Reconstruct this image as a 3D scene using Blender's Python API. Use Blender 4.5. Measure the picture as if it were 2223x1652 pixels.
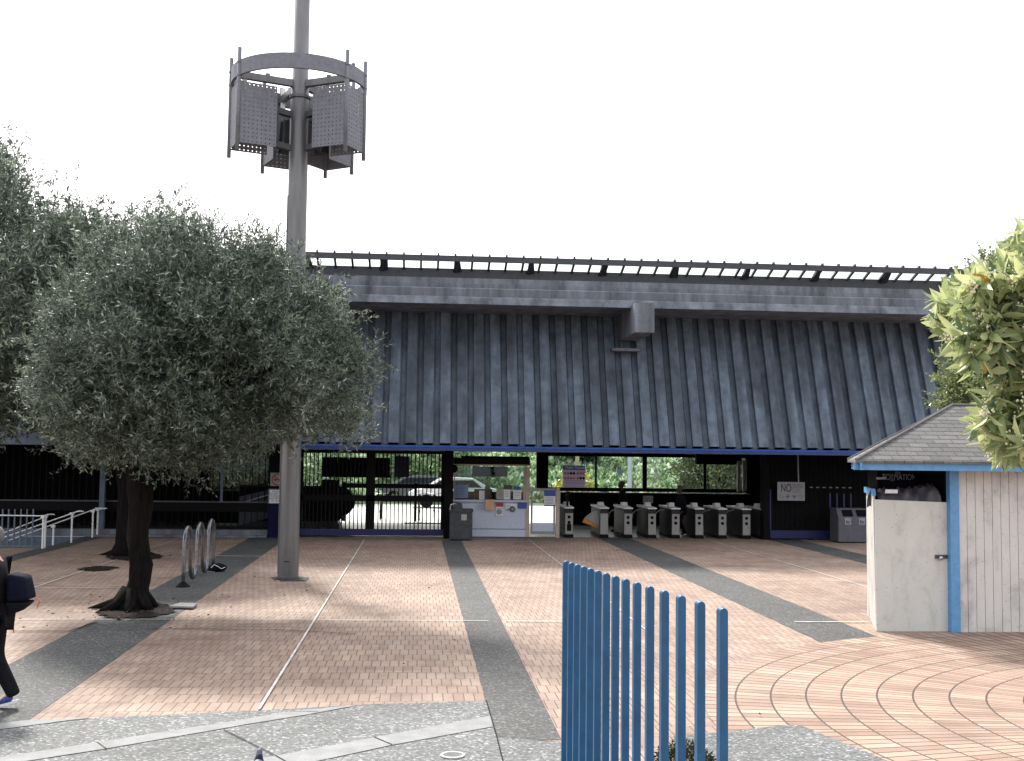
import bpy, bmesh, math, random
import numpy as np
from mathutils import Vector, Matrix
random.seed(7); rng=np.random.default_rng(7)
R=math.radians
for o in list(bpy.data.objects): bpy.data.objects.remove(o)
scene=bpy.context.scene; COL=scene.collection

# ---------------------------------------------------------------- camera
W_,H_=2222.,1652.; FOC=2450.; ROLL=.012; CH=2.6
TH=math.atan((988-826)/FOC); PSI=R(4.72)
FW=Vector((math.sin(PSI)*math.cos(TH),math.cos(PSI)*math.cos(TH),math.sin(TH)))
RT=Vector((math.cos(PSI),-math.sin(PSI),0)); UP=RT.cross(FW)
RR=RT*math.cos(ROLL)+UP*math.sin(ROLL); UU=-RT*math.sin(ROLL)+UP*math.cos(ROLL)
CAM=Vector((0,0,CH))
cd=bpy.data.cameras.new('camera'); cam=bpy.data.objects.new('camera',cd); COL.objects.link(cam)
M=Matrix((RR,UU,-FW)).transposed().to_4x4(); M.translation=CAM; cam.matrix_world=M
cd.sensor_width=36; cd.lens=36*FOC/W_; cd.clip_start=.05; cd.clip_end=2000
scene.camera=cam
def ray(x,y): return FW+RR*((x-W_/2)/FOC)-UU*((y-H_/2)/FOC)
def G(x,y,z=0.):
    d=ray(x,y); return CAM+d*((z-CH)/d.z)
def P(x,y,Y):
    d=ray(x,y); return CAM+d*(Y/d.y)

# ---------------------------------------------------------------- light
SUN_EL=R(46); SUN_AZ=R(-20)      # azimuth from +Y toward +X (negative: behind the building, left)
wd=bpy.data.worlds.new('World'); scene.world=wd; wd.use_nodes=True
nt=wd.node_tree; nt.nodes.clear()
sky=nt.nodes.new('ShaderNodeTexSky'); sky.sky_type='NISHITA'; sky.sun_disc=False
sky.sun_elevation=SUN_EL; sky.sun_rotation=SUN_AZ; sky.air_density=1.2; sky.dust_density=6; sky.ozone_density=1
hs=nt.nodes.new('ShaderNodeHueSaturation'); hs.inputs['Saturation'].default_value=.42
mxw=nt.nodes.new('ShaderNodeMix'); mxw.data_type='RGBA'; mxw.inputs[0].default_value=.45
mxw.inputs[7].default_value=(13,13.2,13.8,1)
bg=nt.nodes.new('ShaderNodeBackground'); bg.inputs['Strength'].default_value=.115
ow=nt.nodes.new('ShaderNodeOutputWorld')
nt.links.new(sky.outputs[0],hs.inputs['Color']); nt.links.new(hs.outputs[0],mxw.inputs[6])
nt.links.new(mxw.outputs[2],bg.inputs['Color']); nt.links.new(bg.outputs[0],ow.inputs[0])
sl=bpy.data.lights.new('sun','SUN'); sl.energy=3.6; sl.angle=R(8); sl.color=(1,.95,.88)
so=bpy.data.objects.new('sun',sl); COL.objects.link(so)
sd=Vector((math.sin(SUN_AZ)*math.cos(SUN_EL),math.cos(SUN_AZ)*math.cos(SUN_EL),math.sin(SUN_EL)))
so.rotation_euler=sd.to_track_quat('Z','Y').to_euler()
scene.view_settings.view_transform='Standard'; scene.view_settings.look='None'
scene.view_settings.exposure=.84; scene.view_settings.gamma=1

# ---------------------------------------------------------------- materials
MATS={}
def newmat(name):
    m=bpy.data.materials.new(name); m.use_nodes=True; t=m.node_tree; t.nodes.clear()
    o=t.nodes.new('ShaderNodeOutputMaterial'); b=t.nodes.new('ShaderNodeBsdfPrincipled')
    t.links.new(b.outputs[0],o.inputs[0]); return m,t,b,o
def N(t,kind,**kw):
    n=t.nodes.new(kind)
    for k,v in kw.items():
        if k.startswith('_'): setattr(n,k[1:],v)
        else: n.inputs[k].default_value=v
    return n
def posn(t,scale=(1,1,1),world=True,loc=(0,0,0),rot=(0,0,0)):
    if world: g=t.nodes.new('ShaderNodeNewGeometry').outputs['Position']
    else: g=t.nodes.new('ShaderNodeTexCoord').outputs['Object']
    mp=t.nodes.new('ShaderNodeMapping'); mp.inputs['Scale'].default_value=scale; mp.inputs['Location'].default_value=loc; mp.inputs['Rotation'].default_value=rot
    t.links.new(g,mp.inputs[0]); return mp.outputs[0]
def ramp(t,fac,stops):
    r=t.nodes.new('ShaderNodeValToRGB'); e=r.color_ramp.elements
    while len(e)<len(stops): e.new(.5)
    for i,(p,c) in enumerate(stops):
        e[i].position=p; e[i].color=(*c,1) if len(c)==3 else c
    t.links.new(fac,r.inputs[0]); return r.outputs[0]
def mixc(t,fac,a,b,mode='MIX'):
    m=t.nodes.new('ShaderNodeMix'); m.data_type='RGBA'; m.blend_type=mode
    for s,v in ((0,fac),(6,a),(7,b)):
        if hasattr(v,'is_output') or isinstance(v,bpy.types.NodeSocket): t.links.new(v,m.inputs[s])
        else: m.inputs[s].default_value=v if s==0 else ((*v,1) if len(v)==3 else v)
    return m.outputs[2]
def sc(c,k): return tuple(min(1,x*k) for x in c)
def mat(name,col,rough=.7,ns=6.,amt=.25,metal=0.,bump=0.,streak=False,fine=0.):
    if name in MATS: return MATS[name]
    m,t,b,o=newmat(name)
    s=(1,1,.12) if streak else (1,1,1)
    v=posn(t,s)
    n=N(t,'ShaderNodeTexNoise',Scale=ns,Detail=6,Roughness=.65); t.links.new(v,n.inputs['Vector'])
    c=ramp(t,n.outputs[0],[(.3,sc(col,1-amt)),(.72,sc(col,1+amt))])
    if fine:
        n2=N(t,'ShaderNodeTexNoise',Scale=ns*14,Detail=3); t.links.new(posn(t),n2.inputs['Vector'])
        c=mixc(t,fine,c,ramp(t,n2.outputs[0],[(.35,(.3,.3,.3)),(.65,(1,1,1))]),'MULTIPLY')
    t.links.new(c,b.inputs['Base Color']); b.inputs['Roughness'].default_value=rough; b.inputs['Metallic'].default_value=metal
    if max(col)<.04: b.inputs['Specular IOR Level'].default_value=.12
    if bump:
        bp=N(t,'ShaderNodeBump',Strength=bump,Distance=.01); t.links.new(n.outputs[0],bp.inputs['Height']); t.links.new(bp.outputs[0],b.inputs['Normal'])
    MATS[name]=m; return m
def leafmat(name,stops,trans=.35,rough=.45):
    m,t,b,o=newmat(name)
    a=t.nodes.new('ShaderNodeAttribute'); a.attribute_name='rnd'
    c=ramp(t,a.outputs['Fac'],stops)
    t.links.new(c,b.inputs['Base Color']); b.inputs['Roughness'].default_value=rough
    tr=t.nodes.new('ShaderNodeBsdfTranslucent'); t.links.new(c,tr.inputs[0])
    mx=t.nodes.new('ShaderNodeMixShader'); mx.inputs[0].default_value=trans
    t.links.new(b.outputs[0],mx.inputs[1]); t.links.new(tr.outputs[0],mx.inputs[2]); t.links.new(mx.outputs[0],o.inputs[0])
    MATS[name]=m; return m
def emptyglass(name,tint=(.95,.97,.96),refl=.04):
    m,t,b,o=newmat(name); t.nodes.remove(b)
    tr=N(t,'ShaderNodeBsdfTransparent',Color=(*tint,1)); g=N(t,'ShaderNodeBsdfGlossy',Roughness=.03)
    mx=t.nodes.new('ShaderNodeMixShader'); mx.inputs[0].default_value=refl
    t.links.new(tr.outputs[0],mx.inputs[1]); t.links.new(g.outputs[0],mx.inputs[2]); t.links.new(mx.outputs[0],o.inputs[0])
    MATS[name]=m; return m

# brick paving: long narrow bricks laid in courses across the plaza
def brickmat():
    m,t,b,o=newmat('brick_paving')
    v=posn(t,loc=(.02,.11,0))
    br=N(t,'ShaderNodeTexBrick',**{'Scale':1.,'Mortar Size':.0065,'Mortar Smooth':.3,'Bias':0.,'Brick Width':.112,'Row Height':.395})
    br.offset=.5; br.inputs['Color1'].default_value=(.0,.0,.0,1); br.inputs['Color2'].default_value=(1,1,1,1); br.inputs['Mortar'].default_value=(.5,.5,.5,1)
    t.links.new(v,br.inputs['Vector'])
    base=ramp(t,br.outputs['Color'],[(0,(.30,.215,.168)),(.5,(.335,.246,.195)),(1,(.37,.278,.222))])
    n=N(t,'ShaderNodeTexNoise',Scale=.45,Detail=8,Roughness=.62); t.links.new(posn(t),n.inputs['Vector'])
    dirt=ramp(t,n.outputs[0],[(.3,(.66,.62,.6)),(.5,(.95,.94,.93)),(.7,(1.15,1.13,1.1))])
    c=mixc(t,1.,base,dirt,'MULTIPLY')
    n3=N(t,'ShaderNodeTexNoise',Scale=3.2,Detail=7,Roughness=.7); t.links.new(posn(t,(1,.5,1)),n3.inputs['Vector'])
    c=mixc(t,.6,c,ramp(t,n3.outputs[0],[(.32,(.62,.6,.6)),(.55,(1,1,1))]),'MULTIPLY')
    n2=N(t,'ShaderNodeTexNoise',Scale=60,Detail=3); t.links.new(posn(t),n2.inputs['Vector'])
    c=mixc(t,.35,c,ramp(t,n2.outputs[0],[(.35,(.6,.6,.6)),(.65,(1.1,1.1,1.1))]),'MULTIPLY')
    sp=N(t,'ShaderNodeTexVoronoi',Scale=2.3); t.links.new(posn(t),sp.inputs['Vector'])
    c=mixc(t,1.,c,ramp(t,sp.outputs['Distance'],[(.03,(.45,.42,.42)),(.06,(1,1,1))]),'MULTIPLY')
    st_=N(t,'ShaderNodeTexNoise',Scale=.9,Detail=9,Roughness=.75,Distortion=.6); t.links.new(posn(t,(.35,1.4,1),loc=(3,1,0)),st_.inputs['Vector'])
    c=mixc(t,.75,c,ramp(t,st_.outputs[0],[(.34,(.52,.5,.5)),(.47,(1,1,1))]),'MULTIPLY')
    c=mixc(t,br.outputs['Fac'],c,(.10,.078,.064))
    t.links.new(c,b.inputs['Base Color']); b.inputs['Roughness'].default_value=.75; b.inputs['Specular IOR Level'].default_value=.35
    bp=N(t,'ShaderNodeBump',Strength=.6,Distance=.006,_invert=True); t.links.new(br.outputs['Fac'],bp.inputs['Height']); t.links.new(bp.outputs[0],b.inputs['Normal'])
    MATS['brick']=m; return m
CC=(8.95,10.68)
def radialmat():
    m,t,b,o=newmat('radial_brick_paving')
    g=t.nodes.new('ShaderNodeNewGeometry'); s=t.nodes.new('ShaderNodeSeparateXYZ'); 
    sub=N(t,'ShaderNodeVectorMath',_operation='SUBTRACT'); sub.inputs[1].default_value=(CC[0],CC[1],0)
    t.links.new(g.outputs['Position'],sub.inputs[0]); t.links.new(sub.outputs[0],s.inputs[0])
    at=N(t,'ShaderNodeMath',_operation='ARCTAN2'); t.links.new(s.outputs[1],at.inputs[0]); t.links.new(s.outputs[0],at.inputs[1])
    fl=N(t,'ShaderNodeVectorMath',_operation='MULTIPLY'); fl.inputs[1].default_value=(1,1,0); t.links.new(sub.outputs[0],fl.inputs[0])
    ln=N(t,'ShaderNodeVectorMath',_operation='LENGTH'); t.links.new(fl.outputs[0],ln.inputs[0])
    c=t.nodes.new('ShaderNodeCombineXYZ')
    m1=N(t,'ShaderNodeMath',_operation='MULTIPLY'); m1.inputs[1].default_value=5.0; t.links.new(at.outputs[0],m1.inputs[0])
    ad=N(t,'ShaderNodeMath',_operation='ADD'); ad.inputs[1].default_value=100-.02; t.links.new(ln.outputs['Value'],ad.inputs[0])
    a2=N(t,'ShaderNodeMath',_operation='ADD'); a2.inputs[1].default_value=100; t.links.new(m1.outputs[0],a2.inputs[0])
    t.links.new(ad.outputs[0],c.inputs[0]); t.links.new(a2.outputs[0],c.inputs[1])
    br=N(t,'ShaderNodeTexBrick',**{'Scale':1.,'Mortar Size':.011,'Mortar Smooth':.2,'Bias':0.,'Brick Width':.376,'Row Height':.155})
    br.offset=0.; br.inputs['Color1'].default_value=(0,0,0,1); br.inputs['Color2'].default_value=(1,1,1,1); br.inputs['Mortar'].default_value=(.5,.5,.5,1)
    t.links.new(c.outputs[0],br.inputs['Vector'])
    base=ramp(t,br.outputs['Color'],[(0,(.25,.162,.12)),(.3,(.30,.203,.153)),(.7,(.335,.235,.178)),(1,(.385,.285,.22))])
    n=N(t,'ShaderNodeTexNoise',Scale=.8,Detail=8,Roughness=.62); t.links.new(posn(t),n.inputs['Vector'])
    cc=mixc(t,1.,base,ramp(t,n.outputs[0],[(.3,(.72,.68,.66)),(.55,(1,1,1)),(.7,(1.12,1.1,1.08))]),'MULTIPLY')
    n2=N(t,'ShaderNodeTexNoise',Scale=60,Detail=3); t.links.new(posn(t),n2.inputs['Vector'])
    cc=mixc(t,.35,cc,ramp(t,n2.outputs[0],[(.35,(.6,.6,.6)),(.65,(1.1,1.1,1.1))]),'MULTIPLY')
    sp=N(t,'ShaderNodeTexVoronoi',Scale=2.6); t.links.new(posn(t),sp.inputs['Vector'])
    cc=mixc(t,1.,cc,ramp(t,sp.outputs['Distance'],[(.03,(.45,.42,.42)),(.06,(1,1,1))]),'MULTIPLY')
    cc=mixc(t,br.outputs['Fac'],cc,(.05,.032,.022))
    t.links.new(cc,b.inputs['Base Color']); b.inputs['Roughness'].default_value=.8
    bp=N(t,'ShaderNodeBump',Strength=.7,Distance=.008,_invert=True); t.links.new(br.outputs['Fac'],bp.inputs['Height']); t.links.new(bp.outputs[0],b.inputs['Normal'])
    MATS['radial']=m; return m
def aggmat(name,col):
    m,t,b,o=newmat(name)
    v=N(t,'ShaderNodeTexVoronoi',Scale=46); t.links.new(posn(t),v.inputs['Vector'])
    sx=t.nodes.new('ShaderNodeSeparateXYZ'); t.links.new(v.outputs['Color'],sx.inputs[0])
    c=ramp(t,sx.outputs[0],[(0,sc(col,.45)),(.5,col),(.85,sc(col,1.35)),(.985,sc(col,3.0))])
    n=N(t,'ShaderNodeTexNoise',Scale=.7,Detail=6); t.links.new(posn(t),n.inputs['Vector'])
    c=mixc(t,1.,c,ramp(t,n.outputs[0],[(.3,(.72,.72,.72)),(.7,(1.15,1.15,1.15))]),'MULTIPLY')
    t.links.new(c,b.inputs['Base Color']); b.inputs['Roughness'].default_value=.8
    bp=N(t,'ShaderNodeBump',Strength=.5,Distance=.01); t.links.new(v.outputs['Distance'],bp.inputs['Height']); t.links.new(bp.outputs[0],b.inputs['Normal'])
    MATS[name]=m; return m
def ribmat():
    m,t,b,o=newmat('ribbed_wall_paint')
    col=(.090,.118,.158)
    n=N(t,'ShaderNodeTexNoise',Scale=1.3,Detail=7,Roughness=.65); t.links.new(posn(t,(1.6,1,.22)),n.inputs['Vector'])
    c=ramp(t,n.outputs[0],[(.3,sc(col,.5)),(.5,col),(.68,sc(col,1.55))])
    n2=N(t,'ShaderNodeTexNoise',Scale=2.6,Detail=8,Roughness=.7); t.links.new(posn(t),n2.inputs['Vector'])
    c=mixc(t,.8,c,ramp(t,n2.outputs[0],[(.32,(.5,.52,.56)),(.62,(1.2,1.18,1.16))]),'MULTIPLY')
    # each board weathers a little differently
    br=N(t,'ShaderNodeTexNoise',Scale=3.9,Detail=0); t.links.new(posn(t,(1,.0,.02)),br.inputs['Vector'])
    c=mixc(t,.5,c,ramp(t,br.outputs[0],[(.35,(.72,.73,.72)),(.65,(1.2,1.2,1.2))]),'MULTIPLY')
    t.links.new(c,b.inputs['Base Color']); b.inputs['Roughness'].default_value=.7
    MATS['rib']=m; return m
def shinglemat():
    m,t,b,o=newmat('roof_shingle')
    br=N(t,'ShaderNodeTexBrick',**{'Scale':1.,'Mortar Size':.006,'Mortar Smooth':.2,'Bias':-.1,'Brick Width':.3,'Row Height':.065})
    br.inputs['Color1'].default_value=(.10,.097,.096,1); br.inputs['Color2'].default_value=(.155,.15,.147,1); br.inputs['Mortar'].default_value=(.035,.033,.035,1)
    g=t.nodes.new('ShaderNodeNewGeometry'); s=t.nodes.new('ShaderNodeSeparateXYZ'); t.links.new(g.outputs['Position'],s.inputs[0])
    c=t.nodes.new('ShaderNodeCombineXYZ'); t.links.new(s.outputs[0],c.inputs[0]); t.links.new(s.outputs[2],c.inputs[1])
    t.links.new(c.outputs[0],br.inputs['Vector'])
    n=N(t,'ShaderNodeTexNoise',Scale=50,Detail=4); t.links.new(posn(t),n.inputs['Vector'])
    cc=mixc(t,.7,br.outputs['Color'],ramp(t,n.outputs[0],[(.35,(.5,.5,.5)),(.65,(1.2,1.2,1.2))]),'MULTIPLY')
    t.links.new(cc,b.inputs['Base Color']); b.inputs['Roughness'].default_value=.9
    bp=N(t,'ShaderNodeBump',Strength=.7,Distance=.01,_invert=True); t.links.new(br.outputs['Fac'],bp.inputs['Height']); t.links.new(bp.outputs[0],b.inputs['Normal'])
    MATS['shingle']=m; return m
def dirtywhite(name,col):
    m,t,b,o=newmat(name)
    n=N(t,'ShaderNodeTexNoise',Scale=2.2,Detail=8,Roughness=.6); t.links.new(posn(t),n.inputs['Vector'])
    c=ramp(t,n.outputs[0],[(.3,sc(col,.66)),(.46,sc(col,.93)),(.7,col)])
    v=N(t,'ShaderNodeTexNoise',Scale=34,Detail=3); t.links.new(posn(t),v.inputs['Vector'])
    c=mixc(t,1.,c,ramp(t,v.outputs[0],[(.27,(.4,.37,.33)),(.33,(1,1,1))]),'MULTIPLY')
    g=N(t,'ShaderNodeTexNoise',Scale=5,Detail=6,Roughness=.7); t.links.new(posn(t,(1,1,.3)),g.inputs['Vector'])
    c=mixc(t,.5,c,ramp(t,g.outputs[0],[(.3,(.6,.6,.58)),(.48,(1,1,1))]),'MULTIPLY')
    t.links.new(c,b.inputs['Base Color']); b.inputs['Roughness'].default_value=.6
    MATS[name]=m; return m
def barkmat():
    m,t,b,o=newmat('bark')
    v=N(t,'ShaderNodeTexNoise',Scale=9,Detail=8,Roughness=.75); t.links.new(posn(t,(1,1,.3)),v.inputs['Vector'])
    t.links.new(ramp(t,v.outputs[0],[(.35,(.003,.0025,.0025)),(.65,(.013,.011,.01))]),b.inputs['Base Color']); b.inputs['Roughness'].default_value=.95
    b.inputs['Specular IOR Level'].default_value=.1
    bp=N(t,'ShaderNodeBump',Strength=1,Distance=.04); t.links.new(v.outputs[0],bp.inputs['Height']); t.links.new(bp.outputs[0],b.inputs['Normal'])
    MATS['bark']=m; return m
BRICK=brickmat(); RADIAL=radialmat(); AGG=aggmat('pebble_aggregate',(.105,.11,.11)); AGGD=aggmat('dark_aggregate_band',(.055,.056,.055))
RIB=ribmat(); SHINGLE=shinglemat(); BARK=barkmat()
CREAM=dirtywhite('cabinet_paint',(.56,.555,.52)); SIDING=dirtywhite('siding_paint',(.60,.575,.55))
CONC=mat('weathered_concrete',(.14,.155,.182),.85,2.2,.6,bump=.3,streak=True,fine=.3)
CONCL=mat('pale_concrete',(.23,.235,.235),.85,5,.2,fine=.4)
WALK=mat('walkway_concrete',(.5,.5,.48),.6,2,.12)
FLOORIN=mat('station_floor',(.13,.125,.118),.3,3,.25)
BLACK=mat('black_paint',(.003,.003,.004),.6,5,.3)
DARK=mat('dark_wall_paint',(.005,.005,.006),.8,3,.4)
DARKST=mat('dark_steel',(.035,.037,.045),.5,8,.3)
BLUEB=mat('deep_blue_base',(.002,.004,.075),.5,6,.4)
BLUEF=mat('blue_fascia',(.012,.035,.15),.45,6,.3)
BLUEP=mat('blue_picket_paint',(.006,.075,.175),.42,9,.22,bump=.1)
BLUEK=mat('kiosk_blue_paint',(.10,.27,.50),.5,12,.15)
BLUEG=mat('greyblue_paint',(.09,.12,.17),.6,5,.25)
STEEL=mat('brushed_steel',(.42,.42,.44),.32,15,.2,metal=.9)
GALV=mat('galvanised_pole',(.135,.135,.14),.38,4,.35,metal=.45,streak=True)
MASTD=mat('grey_mast_paint',(.14,.148,.175),.6,10,.2)
WHITEM=mat('white_metal',(.75,.75,.75),.35,8,.1)
WHITEP=mat('paper_white',(.72,.72,.74),.7,30,.08)
BOOTHP=mat('booth_panel',(.52,.56,.68),.55,20,.12)
CREAMF=mat('cream_frame',(.42,.36,.29),.6,9,.15)
GATEP=mat('gate_cream',(.27,.26,.245),.45,9,.15)
SIGNBLUE=mat('sign_blue',(.03,.07,.34),.5,9,.05)
SIGNLIL=mat('sign_lilac',(.50,.44,.58),.6,25,.12)
SIGNGREY=mat('sign_grey',(.25,.25,.265),.6,12,.15)
RED=mat('sign_red',(.35,.02,.02),.5,9,.1)
INK=mat('ink',(.01,.01,.015),.6,9,.1)
GREYBIN=mat('bin_grey',(.08,.08,.095),.6,9,.2)
BINDARK=mat('bin_dark',(.03,.035,.04),.6,9,.5)
ORANGE=mat('orange_flap',(.45,.20,.03),.5,9,.2)
TARP=mat('tarp',(.075,.07,.08),.5,3,.4,bump=.8)
LINEW=mat('white_line_paint',(.55,.53,.49),.7,3,.4)
SKIN_SHADE=mat('skin_silhouette',(.07,.045,.035),.7,9,.1); SKIN=mat('skin',(.55,.36,.28),.5,9,.05)  # first skin is a shaded copy, darkened to make the hall figures silhouettes
HAIR=mat('hair',(.06,.055,.055),.7,40,.3)
CLOTH=mat('black_cloth',(.007,.007,.01),.9,12,.4)
CLOTHB=mat('navy_cloth',(.004,.005,.014),.9,12,.4)
CARW=mat('white_car_paint',(.75,.75,.75),.25,3,.03)
RUBBER=mat('rubber',(.012,.012,.012),.8,9,.2)
GLASS=emptyglass('window_glass'); CARGLASS=mat('car_glass',(.02,.03,.035),.1,3,.1)
CORR=emptyglass('canopy_panel',(.70,.76,.72),.03)
OLIVE=leafmat('olive_leaf',[(0,(.022,.036,.026)),(.45,(.07,.098,.07)),(.8,(.20,.245,.19)),(1,(.42,.48,.37))],.25,.5)
BROAD=leafmat('broad_leaf',[(0,(.05,.09,.05)),(.3,(.14,.20,.09)),(.6,(.36,.42,.19)),(.88,(.62,.64,.34)),(1,(.60,.30,.04))],.45,.32)
SMALLL=leafmat('small_leaf',[(0,(.05,.075,.035)),(.5,(.16,.21,.08)),(1,(.46,.50,.24))],.35,.35)
IVY=leafmat('ivy_leaf',[(0,(.05,.10,.04)),(.4,(.18,.30,.13)),(.75,(.38,.52,.30)),(1,(.75,.82,.65))],.4,.35)
BUSHD=leafmat('dark_bush_leaf',[(0,(.02,.035,.02)),(.7,(.07,.10,.045)),(1,(.22,.25,.08))],.3,.5)
FLOWER=mat('flower_cream',(.62,.60,.42),.8,20,.15)

# ---------------------------------------------------------------- builders
def V(p): return Vector(p)
class MB:
    def __init__(s): s.v=[]; s.f=[]
    def add(s,vs,fs):
        b=len(s.v); s.v+= [tuple(v) for v in vs]; s.f+=[tuple(b+i for i in f) for f in fs]; return s
    def box(s,x0,y0,z0,x1,y1,z1):
        x0,x1=sorted((x0,x1)); y0,y1=sorted((y0,y1)); z0,z1=sorted((z0,z1))
        return s.add([(x0,y0,z0),(x1,y0,z0),(x1,y1,z0),(x0,y1,z0),(x0,y0,z1),(x1,y0,z1),(x1,y1,z1),(x0,y1,z1)],
            [(0,3,2,1),(4,5,6,7),(0,1,5,4),(1,2,6,5),(2,3,7,6),(3,0,4,7)])
    def hexa(s,a,b,c,d,n):   # quad abcd thickened by vector n
        a,b,c,d,n=map(V,(a,b,c,d,n))
        return s.add([a,b,c,d,a+n,b+n,c+n,d+n],[(0,1,2,3),(7,6,5,4),(0,4,5,1),(1,5,6,2),(2,6,7,3),(3,7,4,0)])
    def prism(s,poly,n):
        n=V(n); k=len(poly); vs=[V(p) for p in poly]+[V(p)+n for p in poly]
        return s.add(vs,[tuple(range(k)),tuple(range(2*k-1,k-1,-1))]+[(i,k+i,k+(i+1)%k,(i+1)%k) for i in range(k)])
    def tube(s,pts,r,n=8,cap=True):
        pts=[V(p) for p in pts]; rs=r if isinstance(r,(list,tuple)) else [r]*len(pts)
        prev=None; rings=[]
        for i,p in enumerate(pts):
            if i==0: d=pts[1]-p
            elif i==len(pts)-1: d=p-pts[i-1]
            else: d=(pts[i+1]-p).normalized()+(p-pts[i-1]).normalized()
            d=d.normalized() if d.length>1e-9 else V((0,0,1))
            if prev is None: u=d.orthogonal().normalized()
            else: u=(prev-d*prev.dot(d)); u=u.normalized() if u.length>1e-6 else d.orthogonal().normalized()
            prev=u; w=d.cross(u)
            rings.append([p+(u*math.cos(2*math.pi*j/n)+w*math.sin(2*math.pi*j/n))*rs[i] for j in range(n)])
        fs=[]
        for i in range(len(pts)-1):
            for j in range(n):
                fs.append((i*n+j,i*n+(j+1)%n,(i+1)*n+(j+1)%n,(i+1)*n+j))
        if cap: fs+= [tuple(range(n-1,-1,-1)),tuple((len(pts)-1)*n+j for j in range(n))]
        return s.add([q for r_ in rings for q in r_],fs)
    def lathe(s,prof,c,n=24):
        c=V(c); vs=[];fs=[]
        for r,z in prof:
            for j in range(n): a=2*math.pi*j/n; vs.append(c+V((r*math.cos(a),r*math.sin(a),z)))
        for i in range(len(prof)-1):
            for j in range(n): fs.append((i*n+j,i*n+(j+1)%n,(i+1)*n+(j+1)%n,(i+1)*n+j))
        return s.add(vs,fs)
    def ball(s,c,r,sx=1,sy=1,sz=1,n=12,jit=0):
        c=V(c); vs=[];fs=[]
        for i in range(n//2+1):
            t=math.pi*i/(n//2)
            for j in range(n):
                a=2*math.pi*j/n; k=r*(1+random.uniform(-jit,jit))
                vs.append(c+V((k*sx*math.sin(t)*math.cos(a),k*sy*math.sin(t)*math.sin(a),k*sz*math.cos(t))))
        for i in range(n//2):
            for j in range(n): fs.append((i*n+j,(i+1)*n+j,(i+1)*n+(j+1)%n,i*n+(j+1)%n))
        return s.add(vs,fs)
    def build(s,name,m,parent=None,smooth=False,bevel=0):
        me=bpy.data.meshes.new(name); off=parent_world(parent) if parent else V((0,0,0))
        me.from_pydata([(v[0]-off.x,v[1]-off.y,v[2]-off.z) for v in s.v],[],s.f)
        me.materials.append(m)
        if bevel:
            bm=bmesh.new(); bm.from_mesh(me)
            bmesh.ops.bevel(bm,geom=bm.edges[:]+bm.verts[:],offset=bevel,segments=2,affect='EDGES',profile=.6,clamp_overlap=True)
            bm.to_mesh(me); bm.free()
        if smooth:
            me.polygons.foreach_set('use_smooth',[True]*len(me.polygons))
        me.update(); o=bpy.data.objects.new(name,me); COL.objects.link(o)
        if parent: o.parent=parent
        return o
def parent_world(p):
    v=V((0,0,0))
    while p is not None: v+=p.location; p=p.parent
    return v
def tag(o,label=None,cat=None,group=None,kind=None):
    if label: o['label']=label
    if cat: o['category']=cat
    if group: o['group']=group
    if kind: o['kind']=kind
    return o
def thing(name,label,cat,loc=(0,0,0),group=None):
    o=bpy.data.objects.new(name,None); COL.objects.link(o); o.location=loc; o.empty_display_size=.3
    return tag(o,label,cat,group)
def copy_tree(o,parent=None):
    c=o.copy(); COL.objects.link(c)
    if parent: c.parent=parent
    for ch in [q for q in bpy.data.objects if q.parent==o]: copy_tree(ch,c)
    return c
def sheet(name,pts,m,z,kind='structure'):
    mb=MB(); mb.add([(p[0],p[1],z) for p in pts],[tuple(range(len(pts)))])
    o=mb.build(name,m); o['kind']=kind
    # normals up
    if o.data.polygons[0].normal.z<0: o.data.flip_normals()
    return o
def text(name,s,size,loc,m,parent,rot=(math.pi/2,0,0),align='CENTER',extr=.001,sx=1):
    c=bpy.data.curves.new(name,'FONT'); c.body=s; c.size=size; c.align_x=align; c.align_y='CENTER'; c.extrude=extr; c.space_line=.95
    o=bpy.data.objects.new(name,c); COL.objects.link(o)
    dg=bpy.context.evaluated_depsgraph_get(); me=bpy.data.meshes.new_from_object(o.evaluated_get(dg)); bpy.data.objects.remove(o)
    me.materials.clear(); me.materials.append(m)
    q=bpy.data.objects.new(name,me); COL.objects.link(q); q.parent=parent
    off=parent_world(parent); q.location=V(loc)-off; q.rotation_euler=rot; q.scale=(sx,1,1); return q
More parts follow.
